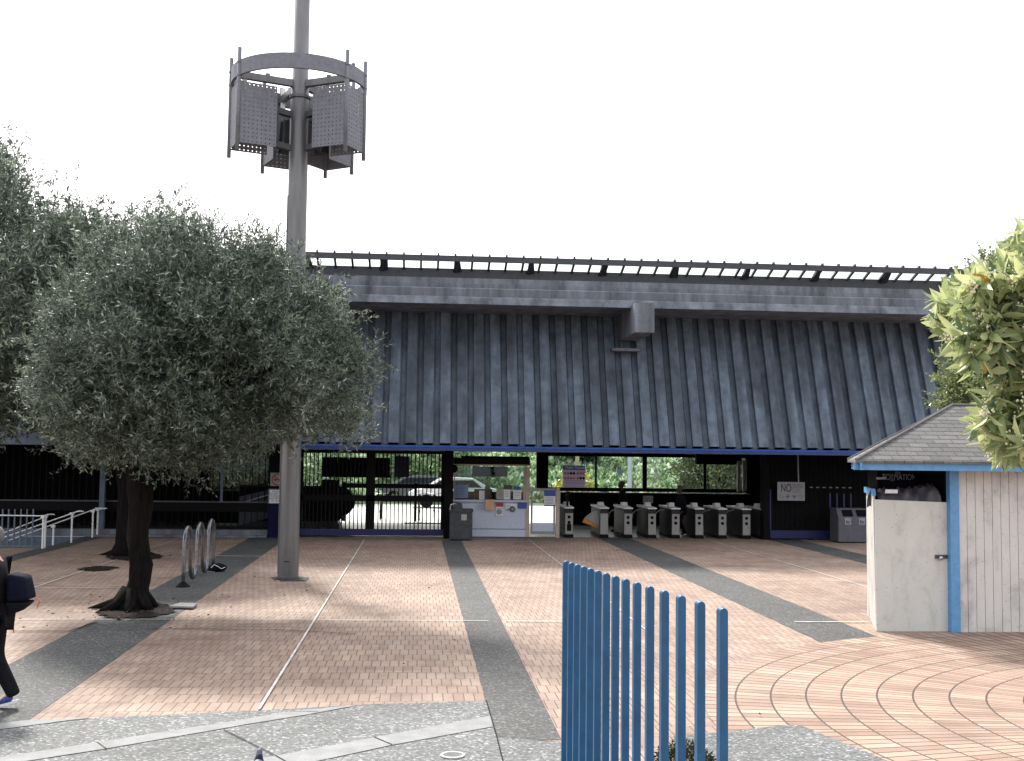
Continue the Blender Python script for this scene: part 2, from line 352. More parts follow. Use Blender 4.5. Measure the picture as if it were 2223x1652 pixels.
def leaves(name,C,D,L,Wd,m,parent,rnd=None,curve=0.):
    n=len(C); C=np.asarray(C,float); D=np.asarray(D,float); D/=np.linalg.norm(D,axis=1)[:,None]+1e-9
    r=rng.normal(size=(n,3)); S=np.cross(D,r); S/=np.linalg.norm(S,axis=1)[:,None]+1e-9; Nn=np.cross(S,D)
    L=np.broadcast_to(np.asarray(L,float).reshape(-1,1),(n,1)); w=np.broadcast_to(np.asarray(Wd,float).reshape(-1,1),(n,1))
    if curve:
        ts=[0,.25,.55,.85,1]; ws=[.1,.85,1,.45,.03]; vs=[]
        for t_,w_ in zip(ts,ws):
            cen=C+D*L*t_-Nn*L*curve*t_*t_
            vs+= [cen-S*w*.5*w_+Nn*w*.12*w_,cen-Nn*w*.05,cen+S*w*.5*w_+Nn*w*.12*w_]
        vv=np.stack(vs,1).reshape(-1,3); k=15
        f=[]
        for i in range(4):
            a=i*3; f+= [[a,a+1,a+4,a+3],[a+1,a+2,a+5,a+4]]
        f=np.array(f)
    else:
        mid=C+D*L*.45
        vv=np.stack([C,mid+S*w*.5+Nn*w*.1,C+D*L,mid-S*w*.5+Nn*w*.1],1).reshape(-1,3); k=4; f=np.array([[0,1,2,3]])
    off=np.array(parent_world(parent)); vv=vv-off
    F=(np.arange(n)[:,None,None]*k+f[None]).reshape(-1,4)
    me=bpy.data.meshes.new(name); me.vertices.add(len(vv)); me.vertices.foreach_set('co',vv.ravel())
    me.loops.add(F.size); me.loops.foreach_set('vertex_index',F.ravel().astype(np.int32))
    me.polygons.add(len(F)); me.polygons.foreach_set('loop_start',np.arange(0,F.size,4,dtype=np.int32)); me.polygons.foreach_set('loop_total',np.full(len(F),4,np.int32))
    me.update(calc_edges=True)
    at=me.attributes.new('rnd','FLOAT','FACE')
    if rnd is None: rnd=rng.random(n)
    at.data.foreach_set('value',np.repeat(np.asarray(rnd,np.float32),len(f)))
    me.materials.append(m)
    if curve: me.polygons.foreach_set('use_smooth',[True]*len(F))
    o=bpy.data.objects.new(name,me); COL.objects.link(o); o.parent=parent; return o

# ================================================================= GROUND
FAR=900
PX0,PX1,PY0,PY1=-24.,-9.95,31.3,35.25      # stair and ramp pit at the left
mb=MB()
for x0,x1,y0,y1 in ((-FAR,PX0,-60,36.2),(PX1,FAR,-60,36.2),(PX0,PX1,-60,PY0),(PX0,PX1,PY1,36.2)):
    mb.add([(x0,y0,0),(x1,y0,0),(x1,y1,0),(x0,y1,0)],[(0,1,2,3)])
tag(mb.build('plaza_paving',BRICK),kind='structure')
mb=MB(); mb.add([(-FAR,36.2,0),(FAR,36.2,0),(FAR,43,0),(-FAR,43,0)],[(0,1,2,3)]); tag(mb.build('station_floor',FLOORIN),kind='structure')
mb=MB(); mb.add([(-FAR,43,0),(FAR,43,0),(FAR,FAR,0),(-FAR,FAR,0)],[(0,1,2,3)]); tag(mb.build('rear_walkway',WALK),kind='structure')
mb=MB(); mb.add([(PX0,PY0,-1.6),(PX1,PY0,-1.6),(PX1,PY1,-1.6),(PX0,PY1,-1.6),(PX0,PY0,-.002),(PX1,PY0,-.002),(PX1,PY1,-.002),(PX0,PY1,-.002)],
   [(0,1,2,3),(3,2,6,7),(1,5,6,2),(0,4,5,1),(0,3,7,4)]); tag(mb.build('stair_pit',BLUEG),kind='structure')
# aggregate bands running to the station
def band(x0,x1,y0,y1,m=AGGD,z=.004,name='aggregate_band'): return sheet(name,[(x0,y0),(x1,y0),(x1,y1),(x0,y1)],m,z)
b1=sheet('aggregate_band',[(-4.85,9.0),(-3.66,9.0),(-3.9,33.5),(-3.9,36.1),(-5.05,36.1),(-4.95,28)],AGGD,.004)
band(.764,1.36,10.46,34.4); band(5.75,6.78,14.5,36.1); band(11.2,12.2,14.5,36.1)
band(-9.9,-9.35,26,36.1,z=.005)
# foreground pebble aggregate
def gp(*pts): return [G(*p) for p in pts]
fp=gp((-300,1583),(65,1566),(560,1544),(800,1530),(1055,1523),(1078,1603),(1225,1612))
sheet('aggregate_walk',[(p.x,p.y) for p in fp]+[(1.5,9.7),(1.5,3),(-9,3)],AGG,.008)
fp=gp((1468,1660),(1462,1600),(1584,1590),(1641,1583),(1714,1575),(1741,1578),(1795,1601),(1855,1623),(1925,1654))
sheet('aggregate_walk',[(p.x,p.y) for p in fp]+[(3.6,4),(1.6,4)],AGG,.012)
# pale concrete strips
for top,bot in (([(-120,1590),(0,1574),(47,1567),(120,1563.5),(192,1560)],[(192,1562),(150,1566),(100,1573),(0,1586),(-120,1604)]),
                ([(-120,1668),(0,1647),(210,1614),(518,1566),(628,1547),(700,1540),(762,1533)],[(762,1536),(664,1554),(540,1574),(444,1591),(230,1628),(0,1664),(-120,1686)]),
                ([(350,1692),(569,1649),(811,1603.5),(1067,1556)],[(1069,1580),(851,1620),(708,1651),(400,1712)])):
    sheet('concrete_strip',[(p.x,p.y) for p in gp(*(top+bot))],CONCL,.014)
def gline(name,pts,w,m,z,perp=False):
    mb=MB(); pts=[V((p[0],p[1],0)) for p in pts]
    for a,b in zip(pts,pts[1:]):
        d=(b-a).normalized(); n=V((-d.y,d.x,0))*w/2
        mb.add([a-n+V((0,0,z)),b-n+V((0,0,z)),b+n+V((0,0,z)),a+n+V((0,0,z))],[(0,1,2,3)])
    return tag(mb.build(name,m),kind='structure')
gline('joint_line',[G(1055,1523),G(1078,1603),G(1095,1670)],.012,DARK,.018)
gline('joint_line',[G(485,1587),G(600,1645),G(660,1680)],.012,DARK,.018)
gline('joint_line',[G(811,1603),G(851,1620)],.012,DARK,.018)
gline('joint_line',[G(690,1548),G(628,1547)],.01,DARK,.018)
gline('joint_line',[G(210,1614),G(232,1630)],.008,DARK,.018)
gline('joint_line',[G(210,1352),G(150,1372),G(20,1372)],.03,DARK,.018)
gline('joint_line',[G(322,1366),G(600,1369),G(770,1378)],.025,DARK,.018)
gline('white_line',[(-1.55,11.75),(-1.55,34.6)],.028,LINEW,.02)
gline('white_line',[(-7.15,21),(-7.0,35)],.025,LINEW,.02)
gline('white_line',[(3.45,16.5),(3.45,35)],.022,LINEW,.02)
gline('white_line',[(9.15,20),(9.15,35)],.022,LINEW,.02)
gline('white_line',[(6.0,17.68),(7.2,17.68)],.045,LINEW,.02)
gline('white_line',[(-6.5,17.95),(-1.5,17.95)],.022,LINEW,.021)
gline('white_line',[(-1.5,17.9),(1.15,17.8)],.03,LINEW,.021); gline('white_line',[(1.4,17.8),(2.7,17.7)],.03,LINEW,.021)
gline('white_line',[(-5.0,28.8),(-3.8,28.7)],.05,LINEW,.02); gline('white_line',[(-11,22.1),(-4.9,22.0)],.02,LINEW,.021)
# radial brick circle
n=160; pts=[(CC[0]+6.02*math.cos(2*math.pi*i/n),CC[1]+6.02*math.sin(2*math.pi*i/n)) for i in range(n)]
sheet('radial_paving',pts,RADIAL,.006)

# ================================================================= STATION
BX0,BX1=-26.,17.3
st=thing('station_building','low concrete station with a leaning dark ribbed wall above its open gate hall','building',(0,34,0))
def xs(px,Y,py=1000): return P(px,py,Y).x
# ribbed sloping wall
WY0,WZ0,WY1,WZ1=33.5,2.86,35.0,6.99
mb=MB(); pitch=.505; rw=.30; dep=.2
ph=P(1063,900,34.2).x
nrm=V((0,-(WZ1-WZ0),(WY1-WY0))).normalized()
def wq(x0,x1,d0,d1):
    a=V((x0,WY0,WZ0))+nrm*d0; b=V((x1,WY0,WZ0))+nrm*d1; c=V((x1,WY1,WZ1))+nrm*d1; e=V((x0,WY1,WZ1))+nrm*d0
    mb.add([a,b,c,e],[(0,1,2,3)])
k0=int((BX0-ph)/pitch)-1
k=k0
while ph+k*pitch<BX1:
    x=ph+k*pitch
    if x>BX0:
        wq(x,x+rw,dep,dep); 
        wq(x+rw,x+rw+.001,dep,0); wq(x+rw+.001,x+rw+.055,0,0); wq(x+rw+.055,x+rw+.056,0,.035); wq(x+rw+.056,x+pitch-.001,.035,.035); wq(x+pitch-.001,x+pitch,.035,dep)
    k+=1
mb.build('ribbed_wall',RIB,st)
# stepped concrete beam above (profile in Y,Z)
prof=[(35.2,6.98),(32.50,6.955),(32.62,7.16),(32.66,7.195),(32.77,7.197),(32.77,7.44),(32.81,7.475),(32.88,7.477),(32.88,7.6),(44,7.6),(44,7.4),(35.4,7.4)]
mb=MB(); mb.prism([(BX0,y,z) for y,z in prof],(BX1-.1-BX0,0,0)); mb.build('roof_beam',CONC,st)
xe=P(2036,620,32.8).x; mb=MB(); mb.prism([(BX0,32.883,7.479),(xe,32.883,7.479),(xe-.45,32.94,7.78),(BX0,32.94,7.78)],(0,3,0)); mb.build('parapet',CONC,st)
# projecting beam end
mb=MB(); a=P(1378,657,31.9); b=P(1420,722,31.9)
mb.box(a.x,31.9,a.z,b.x,34.6,b.z); mb.build('beam_end',CONC,st)
mb=MB(); c0=P(1330,757,33.9); mb.box(c0.x,33.98,c0.z-.05,b.x,34.4,c0.z+.03); mb.build('ledge',CONC,st)
# fascia
a=P(655,962,33.4); b=P(1850,983,33.4)
mb=MB(); mb.box(-3.75,33.27,2.71,BX1,33.42,2.80); mb.build('blue_fascia',BLUEF,st)
mb=MB(); mb.prism([(-3.75,33.25,2.802),(-3.75,33.42,2.802),(-3.75,33.42,2.858),(-3.75,33.33,2.858)],(BX1+3.75,0,0)); mb.build('fascia_lit_lip',mat('fascia_lit_blue',(.03,.085,.30),.45,6,.3),st)  # lighter blue paints in the light on the fascia's top edge
mb=MB(); mb.box(BX0,33.3,2.86,-3.75,33.45,3.04); z0=P(60,965,33.3).z; mb.box(BX0,33.1,z0,-9.2,33.3,z0+.21); mb.build('grey_fascia',BLUEG,st)
# ceiling, inner masses
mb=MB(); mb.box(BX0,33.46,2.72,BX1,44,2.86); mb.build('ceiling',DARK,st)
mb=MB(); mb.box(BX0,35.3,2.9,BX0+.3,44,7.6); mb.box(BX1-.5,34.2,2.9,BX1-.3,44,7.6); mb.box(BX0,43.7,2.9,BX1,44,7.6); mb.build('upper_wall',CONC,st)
# rear wall with window band
RY=43.
xA=xs(1165,RY); xB=xs(1190,RY); xE=xs(1598,RY)
mb=MB()
mb.box(xs(1217,RY),RY,0,BX1,RY+.25,1.2); mb.box(xs(975,RY),RY,0,xs(1150,RY),RY+.25,1.2)                      # low wall behind gates
mb.box(xA,RY,1.32,xB,RY+.25,2.72); mb.box(xE,RY,1.2,xE+.14,RY+.25,2.72) if False else None
mb.box(xs(1620,RY),RY,1.2,BX1,RY+.25,2.72)
mb.box(xB,RY,P(1300,990,RY).z-.02,xs(1620,RY),RY+.25,2.72)
mb.box(xs(1503,RY),RY-.6,P(1560,1008,RY).z,xs(1600,RY),RY-.35,2.72)
mb.box(BX0,RY,0,xs(455,RY),RY+.25,2.72); mb.box(xs(455,RY),RY,0,xs(590,RY),RY+.25,1.15); mb.box(xs(585,RY),RY,1.15,xs(652,RY),RY+.25,2.72)
mb.box(BX1-.3,35.5,0,BX1,RY,2.72)
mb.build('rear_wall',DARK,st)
mb=MB()
for p_,w_ in ((1293,4),(1399,9),(1529,6)):
    mb=MB(); mb.box(xs(p_-w_/2,RY-.02),RY-.08,1.4,xs(p_+w_/2,RY-.02),RY+.04,2.66); mb.build('window_mullion',BLACK,st)
mb=MB()
mb.box(xB,RY-.12,1.26,xs(1625,RY),RY-.002,1.40); mb.build('window_frame',BLACK,st)
mb=MB(); mb.box(xB,RY-.15,1.2,xs(1625,RY),RY-.005,1.225); mb.build('window_sill',mat('sill_grey',(.3,.3,.3),.5,9,.3),st)
mb=MB(); mb.box(xB,RY+.1,1.4,xs(1620,RY),RY+.11,2.62); mb.build('window_pane',GLASS,st)
mb=MB(); mb.box(xs(455,RY),RY+.1,1.15,xs(585,RY),RY+.11,2.72); mb.build('window_pane',emptyglass('dimming_glass',(.28,.34,.32),.02),st)  # tint added to dim the greenery seen through this window
mb=MB()
for p_ in (1602,1614): mb=MB(); mb.box(xs(p_-3.4,42.4),42.3,1.32,xs(p_+3.4,42.4),42.4,2.5); mb.build('pale_mullion',mat('mullion_pale',(.35,.35,.32),.6,9,.3),st)
# columns at the front
mb=MB()
for p0,p1,Yc in ((585,652,35.3),(965,984,35.3),(1655,1668,35.5)):
    mb=MB(); mb.box(xs(p0,Yc+.1),Yc,.0,xs(p1,Yc+.1),Yc+.4,2.72); mb.build('column',DARK,st)
mb=MB(); mb.box(xs(585,35.28),35.26,0,xs(650,35.28),35.3,.95); mb.build('column_base',mat('column_navy',(.004,.005,.03),.7,5,.4),st)
mb=MB(); mb.box(xs(221,35.5),35.35,.18,xs(232,35.5),35.5,2.72); mb.build('grey_post',BLUEG,st)
# kerb under the left screen
mb=MB(); mb.box(BX0,35.3,0,xs(585,35.4),36.3,.22); mb.box(PX1,35.1,0,xs(585,35.4),35.3,.07); mb.build('kerb',CONC,st,bevel=.01)

# security screens (bars)
def bars(root,x0,x1,Y,z0,z1,sp,w,m,name='bar_panel'):
    mb=MB(); x=x0
    while x<=x1: mb.box(x-w/2,Y-w/2,z0,x+w/2,Y+w/2,z1); x+=sp
    return mb.build(name,m,root)
sc1=thing('bar_screen','long dark vertical-bar screen on the concrete kerb left of the column','fence',(-12,35.6,.22))
bars(sc1,BX0+.5,xs(583,35.6),35.7,.22,2.72,.2,.025,BLACK)
mb=MB(); zr=P(300,1088,35.6).z; mb.box(BX0,35.62,zr-.02,xs(583,35.6),35.66,zr+.02); mb.build('rail',mat('rail_greyblue',(.06,.065,.09),.5,9,.3),sc1)
mb=MB(); mb.box(BX0,35.6,zr-.3,xs(583,35.6),35.78,zr-.03); mb.box(BX0,35.64,.22,xs(583,35.6),35.76,.3); mb.build('lower_rail',BLACK,sc1)
for px in (262,480): mb=MB(); mb.box(xs(px,35.6),35.6,zr,xs(px+5,35.6),35.68,2.7); mb.build('mullion',BLUEG,sc1)
rw_=thing('ramp_wall','pale sloping concrete ramp parapet seen behind the bars beside the column','wall',(P(550,1100,38).x,38,0))
a=P(520,1078,38); b=P(583,1058,38); mb=MB(); mb.prism([(a.x,38,.2),(b.x+.3,38,.5),(b.x+.3,38,b.z),(a.x,38,a.z)],(0,.25,0)); mb.build('parapet',CONC,rw_)
mb=MB(); mb.tube([P(522,1092,37.9),P(583,1074,37.9)],.02,6); mb.build('handrail',WHITEM,rw_)

# ---- left folding security gate
GY=35.55
def gate(name,label,p0,p1,pm,postw=.34):
    x0=xs(p0,GY); x1=xs(p1,GY)
    g=thing(name,label,'gate',((x0+x1)/2,GY,0))
    mb=MB(); mb.box(x0,GY-.05,.06,x1,GY+.05,.26); mb.build('base_panel',BLUEB,g)
    bars(g,x0+.05,x1-.05,GY,.26,2.7,.125,.034,BLACK)
    mb=MB(); mb.box(x0,GY-.04,1.12,x1,GY+.04,1.3); mb.box(x0,GY-.04,2.6,x1,GY+.04,2.7); mb.box(x0,GY-.04,.26,x0+.1,GY+.04,2.6); mb.box(x1-.1,GY-.04,.26,x1,GY+.04,2.6)
    if pm: xm=xs(pm,GY); mb.box(xm-postw/2,GY-.04,.26,xm+postw/2,GY+.04,2.6)
    mb.build('gate_frame',BLACK,g); return g
g1=gate('security_gate','wide barred gate on a deep blue base just right of the round light pole',652,965,806,.24)
x0=xs(1668,GY+.1); x1=xs(1817,GY+.1)
g2=thing('security_gate','unlit dark barred gate with blue base right of the turnstiles','gate',((x0+x1)/2,GY,0))
mb=MB(); mb.box(x0,GY-.05,.05,x1,GY+.05,.3); mb.build('base_panel',BLUEB,g2); bars(g2,x0+.06,x1+2.5,GY,.3,2.7,.16,.02,DARK)
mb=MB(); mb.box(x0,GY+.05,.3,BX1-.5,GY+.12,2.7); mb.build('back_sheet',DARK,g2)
mb=MB(); mb.box(x0-.03,GY-.05,.3,x0+.03,GY+.03,1.6); mb.build('edge_post',BLUEB,g2)
# dim hanging notice cards on the wall right
w_=thing('card_rail','row of small pale card clips on the dark wall right of the NO sign','rail',(xs(1800,35.4),35.4,1.6)); 
for i in range(7): mb=MB(); x=xs(1756+i*14,35.4); mb.box(x,35.36,P(1756,1059,35.4).z,x+.1,35.38,P(1756,1056.5,35.4).z); mb.build('clip',mat('clip_grey',(.12,.13,.12),.6,9,.4),w_)
w2=thing('poster','dim deep blue poster strip in the dark beside the cream cabinet','poster',(xs(1820,35.42),35.42,1))
for i in range(4):
    x=xs(1798+i*15,35.42); mb=MB(); mb.box(x,35.37,1.02,x+.05,35.385,1.5); mb.build('blue_strip',BLUEB,w2)

# boards hanging behind gate
def board(label,px0,py0,px1,py1,Y,m,cat='sign',name='hanging_board'):
    a=P(px0,py0,Y); b=P(px1,py1,Y); t=thing(name,label,cat,((a.x+b.x)/2,Y,b.z))
    mb=MB(); mb.box(a.x,Y,b.z,b.x,Y+.05,a.z); mb.build('panel',m,t); 
    
    for xx in (a.x+.1,b.x-.1): mb=MB(); mb.tube([(xx,Y+.02,a.z),(xx,Y+.02,2.72)],.012,6); mb.build('hanger',BLACK,t)
    return t
board('black notice board hanging inside the hall near the light pole',700,992,846,1037,40,BLACK)
t=board('dark blue poster board hanging behind the gate right of centre post',856,990,888,1036,40,mat('poster_navy',(.03,.035,.08),.6,20,.5))
board('small square black box sign behind the left gate leaf',700,1041,736,1064,39,BLACK)
# rail and bollard-bike area at the rear opening
rf=thing('rear_railing','dark horizontal timber railing along the rear opening of the hall','railing',(xs(880,44),44,0))
mb=MB(); za=P(880,1050,44).z; zb=P(880,1060,44).z; mb.box(xs(748,44),44,zb,xs(1000,44),44.1,za)
mb.build('rail',BLACK,rf)
for px in (655,745,900,990):
    mb=MB(); mb.box(xs(px,44),44.0,0,xs(px+6,44),44.12,za+.05); mb.build('post',BLACK,rf)
mb=MB(); mb.box(xs(880,42.9),42.6,.0,xs(980,42.9),42.75,.04); mb.build('kerb_stone',CONCL,rf)
# escalator end
ex0=xs(664,40.5); ex1=xs(772,40.5)
es=thing('escalator','black escalator balustrade with rounded handrail end behind the left gate','escalator',((ex0+ex1)/2,40.5,0))
def balustrade(y):
    pr=[(ex0-2.2,.28)]
    L=[(ex0-2.2,1.38),(ex0,1.38),(ex1-.55,1.38)]
    for i in range(9):
        a=math.pi/2-i*math.pi/8*.95; L.append((ex1-.52+.5*math.cos(a),.88+.5*math.sin(a)))
    L+=[(ex1-.45,.3),(ex1-.6,.24)]
    return [(x,y,z) for x,z in pr+L]
mb=MB(); mb.prism(balustrade(40.0)[::-1],(0,.12,0)); mb.build('balustrade',BLACK,es); mb=MB(); mb.prism(balustrade(41.2)[::-1],(0,.12,0)); mb.build('balustrade',BLACK,es)
mb=MB(); hp=balustrade(39.97)[1:-2]; mb.tube([(p[0],p[1]+.08,p[2]+.03) for p in hp],.04,8); mb.build('handrail',mat('handrail_rubber',(.03,.03,.03),.25,9,.2),es,smooth=True)
mb=MB(); mb.box(ex0-2.2,40.12,.0,ex1-.5,41.2,.12); mb.build('tread',DARKST,es)
mb=MB(); mb.box(ex0-2.2,39.95,0,ex1-.55,41.4,.22); mb.build('skirt',DARKST,es)
# bicycles
def bike(loc,label):
    b=thing('bicycle',label,'bicycle',loc,'bicycles parked behind the barred gate'); x,y,z=loc
    for dy in (-.52,.52):
        mb=MB(); pts=[(x,y+dy+.33*math.cos(a),.34+.33*math.sin(a)) for a in [2*math.pi*i/20 for i in range(21)]]; mb.tube(pts,.02,6,False)
        mb.tube([(x-.04,y+dy,.34),(x+.04,y+dy,.34)],.03,6); mb.build('wheel',RUBBER,b)
    mb=MB(); mb.tube([(x,y-.52,.34),(x,y-.34,.95),(x,y-.3,1.02)],.02,6); mb.tube([(x,y-.36,.9),(x,y+.15,.85)],.018,6); mb.tube([(x,y-.38,.8),(x,y+.05,.3),(x,y+.15,.9)],.018,6); mb.tube([(x,y+.05,.3),(x,y+.52,.34),(x,y+.15,.8)],.014,6); mb.build('frame',DARKST,b)
    mb=MB(); mb.tube([(x-.3,y-.3,1.06),(x,y-.34,1.02),(x+.3,y-.3,1.06)],.016,6); mb.build('handlebar',STEEL,b,smooth=True)
    mb=MB(); mb.ball((x,y+.18,.95),.1,.7,1.3,.4); mb.build('saddle',RUBBER,b,smooth=True); return b
bike((xs(828,45),45,0),'bicycle parked nearest the centre post behind the barred gate')
bike((xs(912,45.2),45.2,0),'bicycle parked behind the right gate leaf, left of two')
bike((xs(944,45.4),45.4,0),'bicycle parked behind the right gate leaf, closest to the booth')

# ================================================================= BOOTH
BY=35.9
bo=thing('agent_booth','blue grey agent booth with glass front covered in notices','booth',(xs(1060,BY),BY,0))
bx0=xs(985,BY); bx1=xs(1150,BY); zc=P(1060,1087,BY).z; zt=P(1060,1008,BY).z
mb=MB(); mb.box(bx0,BY,.02,bx1-.1,BY+2.2,.25); mb.box(bx0,BY+.01,.27,bx1-.1,BY+2.2,zc-.03); mb.build('lower_panel',BOOTHP,bo)
mb=MB(); mb.box(bx0-.02,BY-.12,zc-.03,bx1-.08,BY+.2,zc+.03); mb.build('counter',BOOTHP,bo,bevel=.01)
mb=MB(); mb.box(bx0,BY-.02,zt-.045,bx1,BY+.06,zt); mb.box(bx1-.12,BY-.02,.02,bx1,BY+.06,zt-.07); mb.box(bx1-.2,BY-.0,zc+.03,bx1-.125,BY+.05,zt-.07); mb.box(bx0,BY-.01,zc+.03,bx0+.04,BY+.05,zt-.07); mb.build('cream_frame',CREAMF,bo)
mb=MB(); mb.box(bx0,BY,zt,bx1,BY+2.2,zt+.2); mb.box(bx0+.3,BY+.3,zt+.2,bx1,BY+2,zt+.26); mb.build('roof',BLACK,bo)
mb=MB(); mb.box(bx0+.04,BY+.01,zc+.03,bx1-.2,BY+.02,zt-.07); mb.build('window',emptyglass('booth_glass',(.62,.70,.68),.03),bo)
mb=MB(); mb.box(bx0,BY+2.1,0,bx1,BY+2.2,zc+.1); mb.build('back_wall',DARK,bo)
def bpan(name,px0,py0,px1,py1,m,dy=-.03,par=bo):
    a=P(px0,py0,BY+dy); b=P(px1,py1,BY+dy); mb=MB(); mb.box(a.x,BY+dy,b.z,b.x,BY+dy+.008,a.z); return mb.build(name,m,par)
bpan('dark_blind',1025,1012,1101,1035,BLACK,.1)
bpan('notice',987,1052,1016,1081,mat('notice_blue',(.17,.24,.36),.6,25,.25))
bpan('notice',1040,1065,1051,1084,WHITEP); bpan('notice',1093,1063,1107,1084,WHITEP); bpan('notice',1114,1064,1131,1084,WHITEP); bpan('notice',1114,1056,1131,1063,SIGNBLUE)
bpan('notice',1077,1062,1092,1084,mat('notice_grey',(.3,.3,.28),.6,9,.3)); bpan('notice',1094,1053,1112,1062,DARKST)
bpan('notice',1036,1089,1049,1105,mat('notice_pale',(.52,.56,.68),.6,30,.12))
bpan('orange_notice',1053,1084,1071,1107,mat('notice_peach',(.62,.36,.2),.6,20,.15),-.16)
bpan('red_strip',1076,1091,1092,1100,RED,-.03); bpan('notice',1076,1100,1092,1120,WHITEP,-.03)
bpan('notice',1097,1093,1122,1105,WHITEP,-.03); bpan('blue_notice',1124,1091,1143,1104,SIGNBLUE,-.03)
def disc(name,px,py,Y,r,m,par,t=.01):
    c=P(px,py,Y); mb=MB(); k=24; mb.prism([(c.x+r*math.cos(2*math.pi*i/k),Y,c.z+r*math.sin(2*math.pi*i/k)) for i in range(k)],(0,t,0)); return mb.build(name,m,par)
disc('round_emblem',1112,1105,BY-.045,.09,DARKST,bo); disc('emblem_centre',1112,1105,BY-.05,.05,SIGNGREY,bo); disc('map_circle',1083,1111,BY-.04,.085,SIGNGREY,bo)
for i in range(7): mb=MB(); a=P(989,1056+i*3.4,BY-.04); mb.box(a.x,BY-.036,a.z,a.x+.28,BY-.032,a.z-.018); mb.build('text_line',mat('ink_faint',(.12,.13,.2),.6,9,.2),bo)
for (px,py,w_) in ((1042,1069,.11),(1095,1067,.15),(1116,1068,.2),(1078,1103,.2),(1099,1096,.14),(1038,1092,.14)):
    mb=MB()
    for j in range(4): a=P(px,py+j*3.6,BY-.036); mb.box(a.x,BY-.036,a.z,a.x+w_,BY-.033,a.z-.012)
    mb.build('notice_text',MATS['ink_faint'],bo)
# people-less interior: chair back and lamp inside the booth
mb=MB(); mb.ball(P(1058,1060,BY+1.2),.1,1,.4,1,10); mb.build('clock_face',mat('clock_white',(.5,.5,.45),.5,9,.1),bo,smooth=True)
mb=MB(); mb.box(P(1030,1060,BY+1).x,BY+1,zc,P(1068,1060,BY+1).x,BY+1.3,P(1030,1062,BY+1).z); mb.build('desk_clutter',mat('clutter',(.10,.085,.06),.8,12,.6),bo)
hs_=MB(); c=P(985,1017,BY-.2); hs_.ball((c.x,BY-.2,c.z),.13,1,.5,1,12); dm=tag(hs_.build('round_mirror',BLACK,smooth=True),'black round convex mirror mounted at the top left corner of the booth','mirror')
# black litter bin in front of the booth
bn=thing('litter_bin','dark square litter bin with a hooded top standing in front of the booth','bin',(xs(1000,34.6),34.6,0))
a=P(975,1172,34.6); b=P(1025,1105,34.6)
mb=MB(); mb.box(a.x,34.4,.03,b.x-.0,35.0,b.z-.08); mb.build('body',BINDARK,bn,bevel=.02)
mb=MB(); mb.box(a.x-.02,34.38,b.z-.08,b.x+.02,35.02,b.z); mb.prism([(a.x+.1,34.45,b.z),(b.x-.3,34.45,b.z),(b.x-.32,34.45,b.z+.16),(a.x+.16,34.45,b.z+.2)],(0,.5,0)); mb.build('lid',BINDARK,bn,bevel=.01)
mb=MB(); q=P(1007,1123,34.38); mb.box(q.x-.08,34.385,q.z-.09,q.x+.08,34.395,q.z+.09); mb.build('sticker',mat('sticker_grey',(.3,.3,.28),.6,30,.3),bn)
mb=MB(); mb.tube([P(977,1106,34.4),P(978,1096,34.4),P(985,1092,34.4),P(990,1094,34.4)],.025,6); mb.build('hood_handle',STEEL,bn)

# swing gate next to the booth
sg=thing('swing_gate','cream framed accessible swing gate with hanging blue notice beside the booth','gate',(xs(1185,BY),BY,0))
ax=xs(1153,BY); bx=xs(1206,BY); cx=xs(1215,BY); zt2=P(1185,1060,BY).z
mb=MB(); mb.box(ax,BY,.1,ax+.06,BY+.06,zt2); mb.box(bx-.06,BY,.1,bx,BY+.06,zt2); mb.box(ax+.06,BY,zt2-.1,bx-.06,BY+.06,zt2); mb.box(ax+.06,BY+.01,.1,bx-.06,BY+.05,.2); mb.build('gate_frame',GATEP,sg)
mb=MB(); mb.box(bx+.02,BY-.03,0,cx,BY+.1,zt2+.02); mb.build('gate_post',CREAMF,sg)
mb=MB(); mb.box(ax+.06,BY+.015,.2,bx-.06,BY+.04,.46); mb.build('kick_panel',BOOTHP,sg)
mb=MB(); mb.box(ax+.06,BY+.02,.46,bx-.06,BY+.03,zt2-.1); mb.build('glass_leaf',emptyglass('leaf_glass',(.9,.95,.93),.04),sg)
tn=thing('hanging_notice','small blue and white notice hanging on the glass swing gate','sign',(xs(1193,BY-.03),BY-.03,1.2))
bpan('header',1181,1064,1205,1077,SIGNBLUE,-.03,tn); bpan('sheet',1181,1077,1205,1096,WHITEP,-.03,tn); bpan('footer',1181,1096,1205,1099,SIGNBLUE,-.03,tn)
mb=MB()
for j in range(5): a=P(1184,1080+j*3.2,BY-.036); mb.box(a.x,BY-.036,a.z,a.x+.25,BY-.033,a.z-.014)
mb.build('text_lines',MATS['ink_faint'],tn)

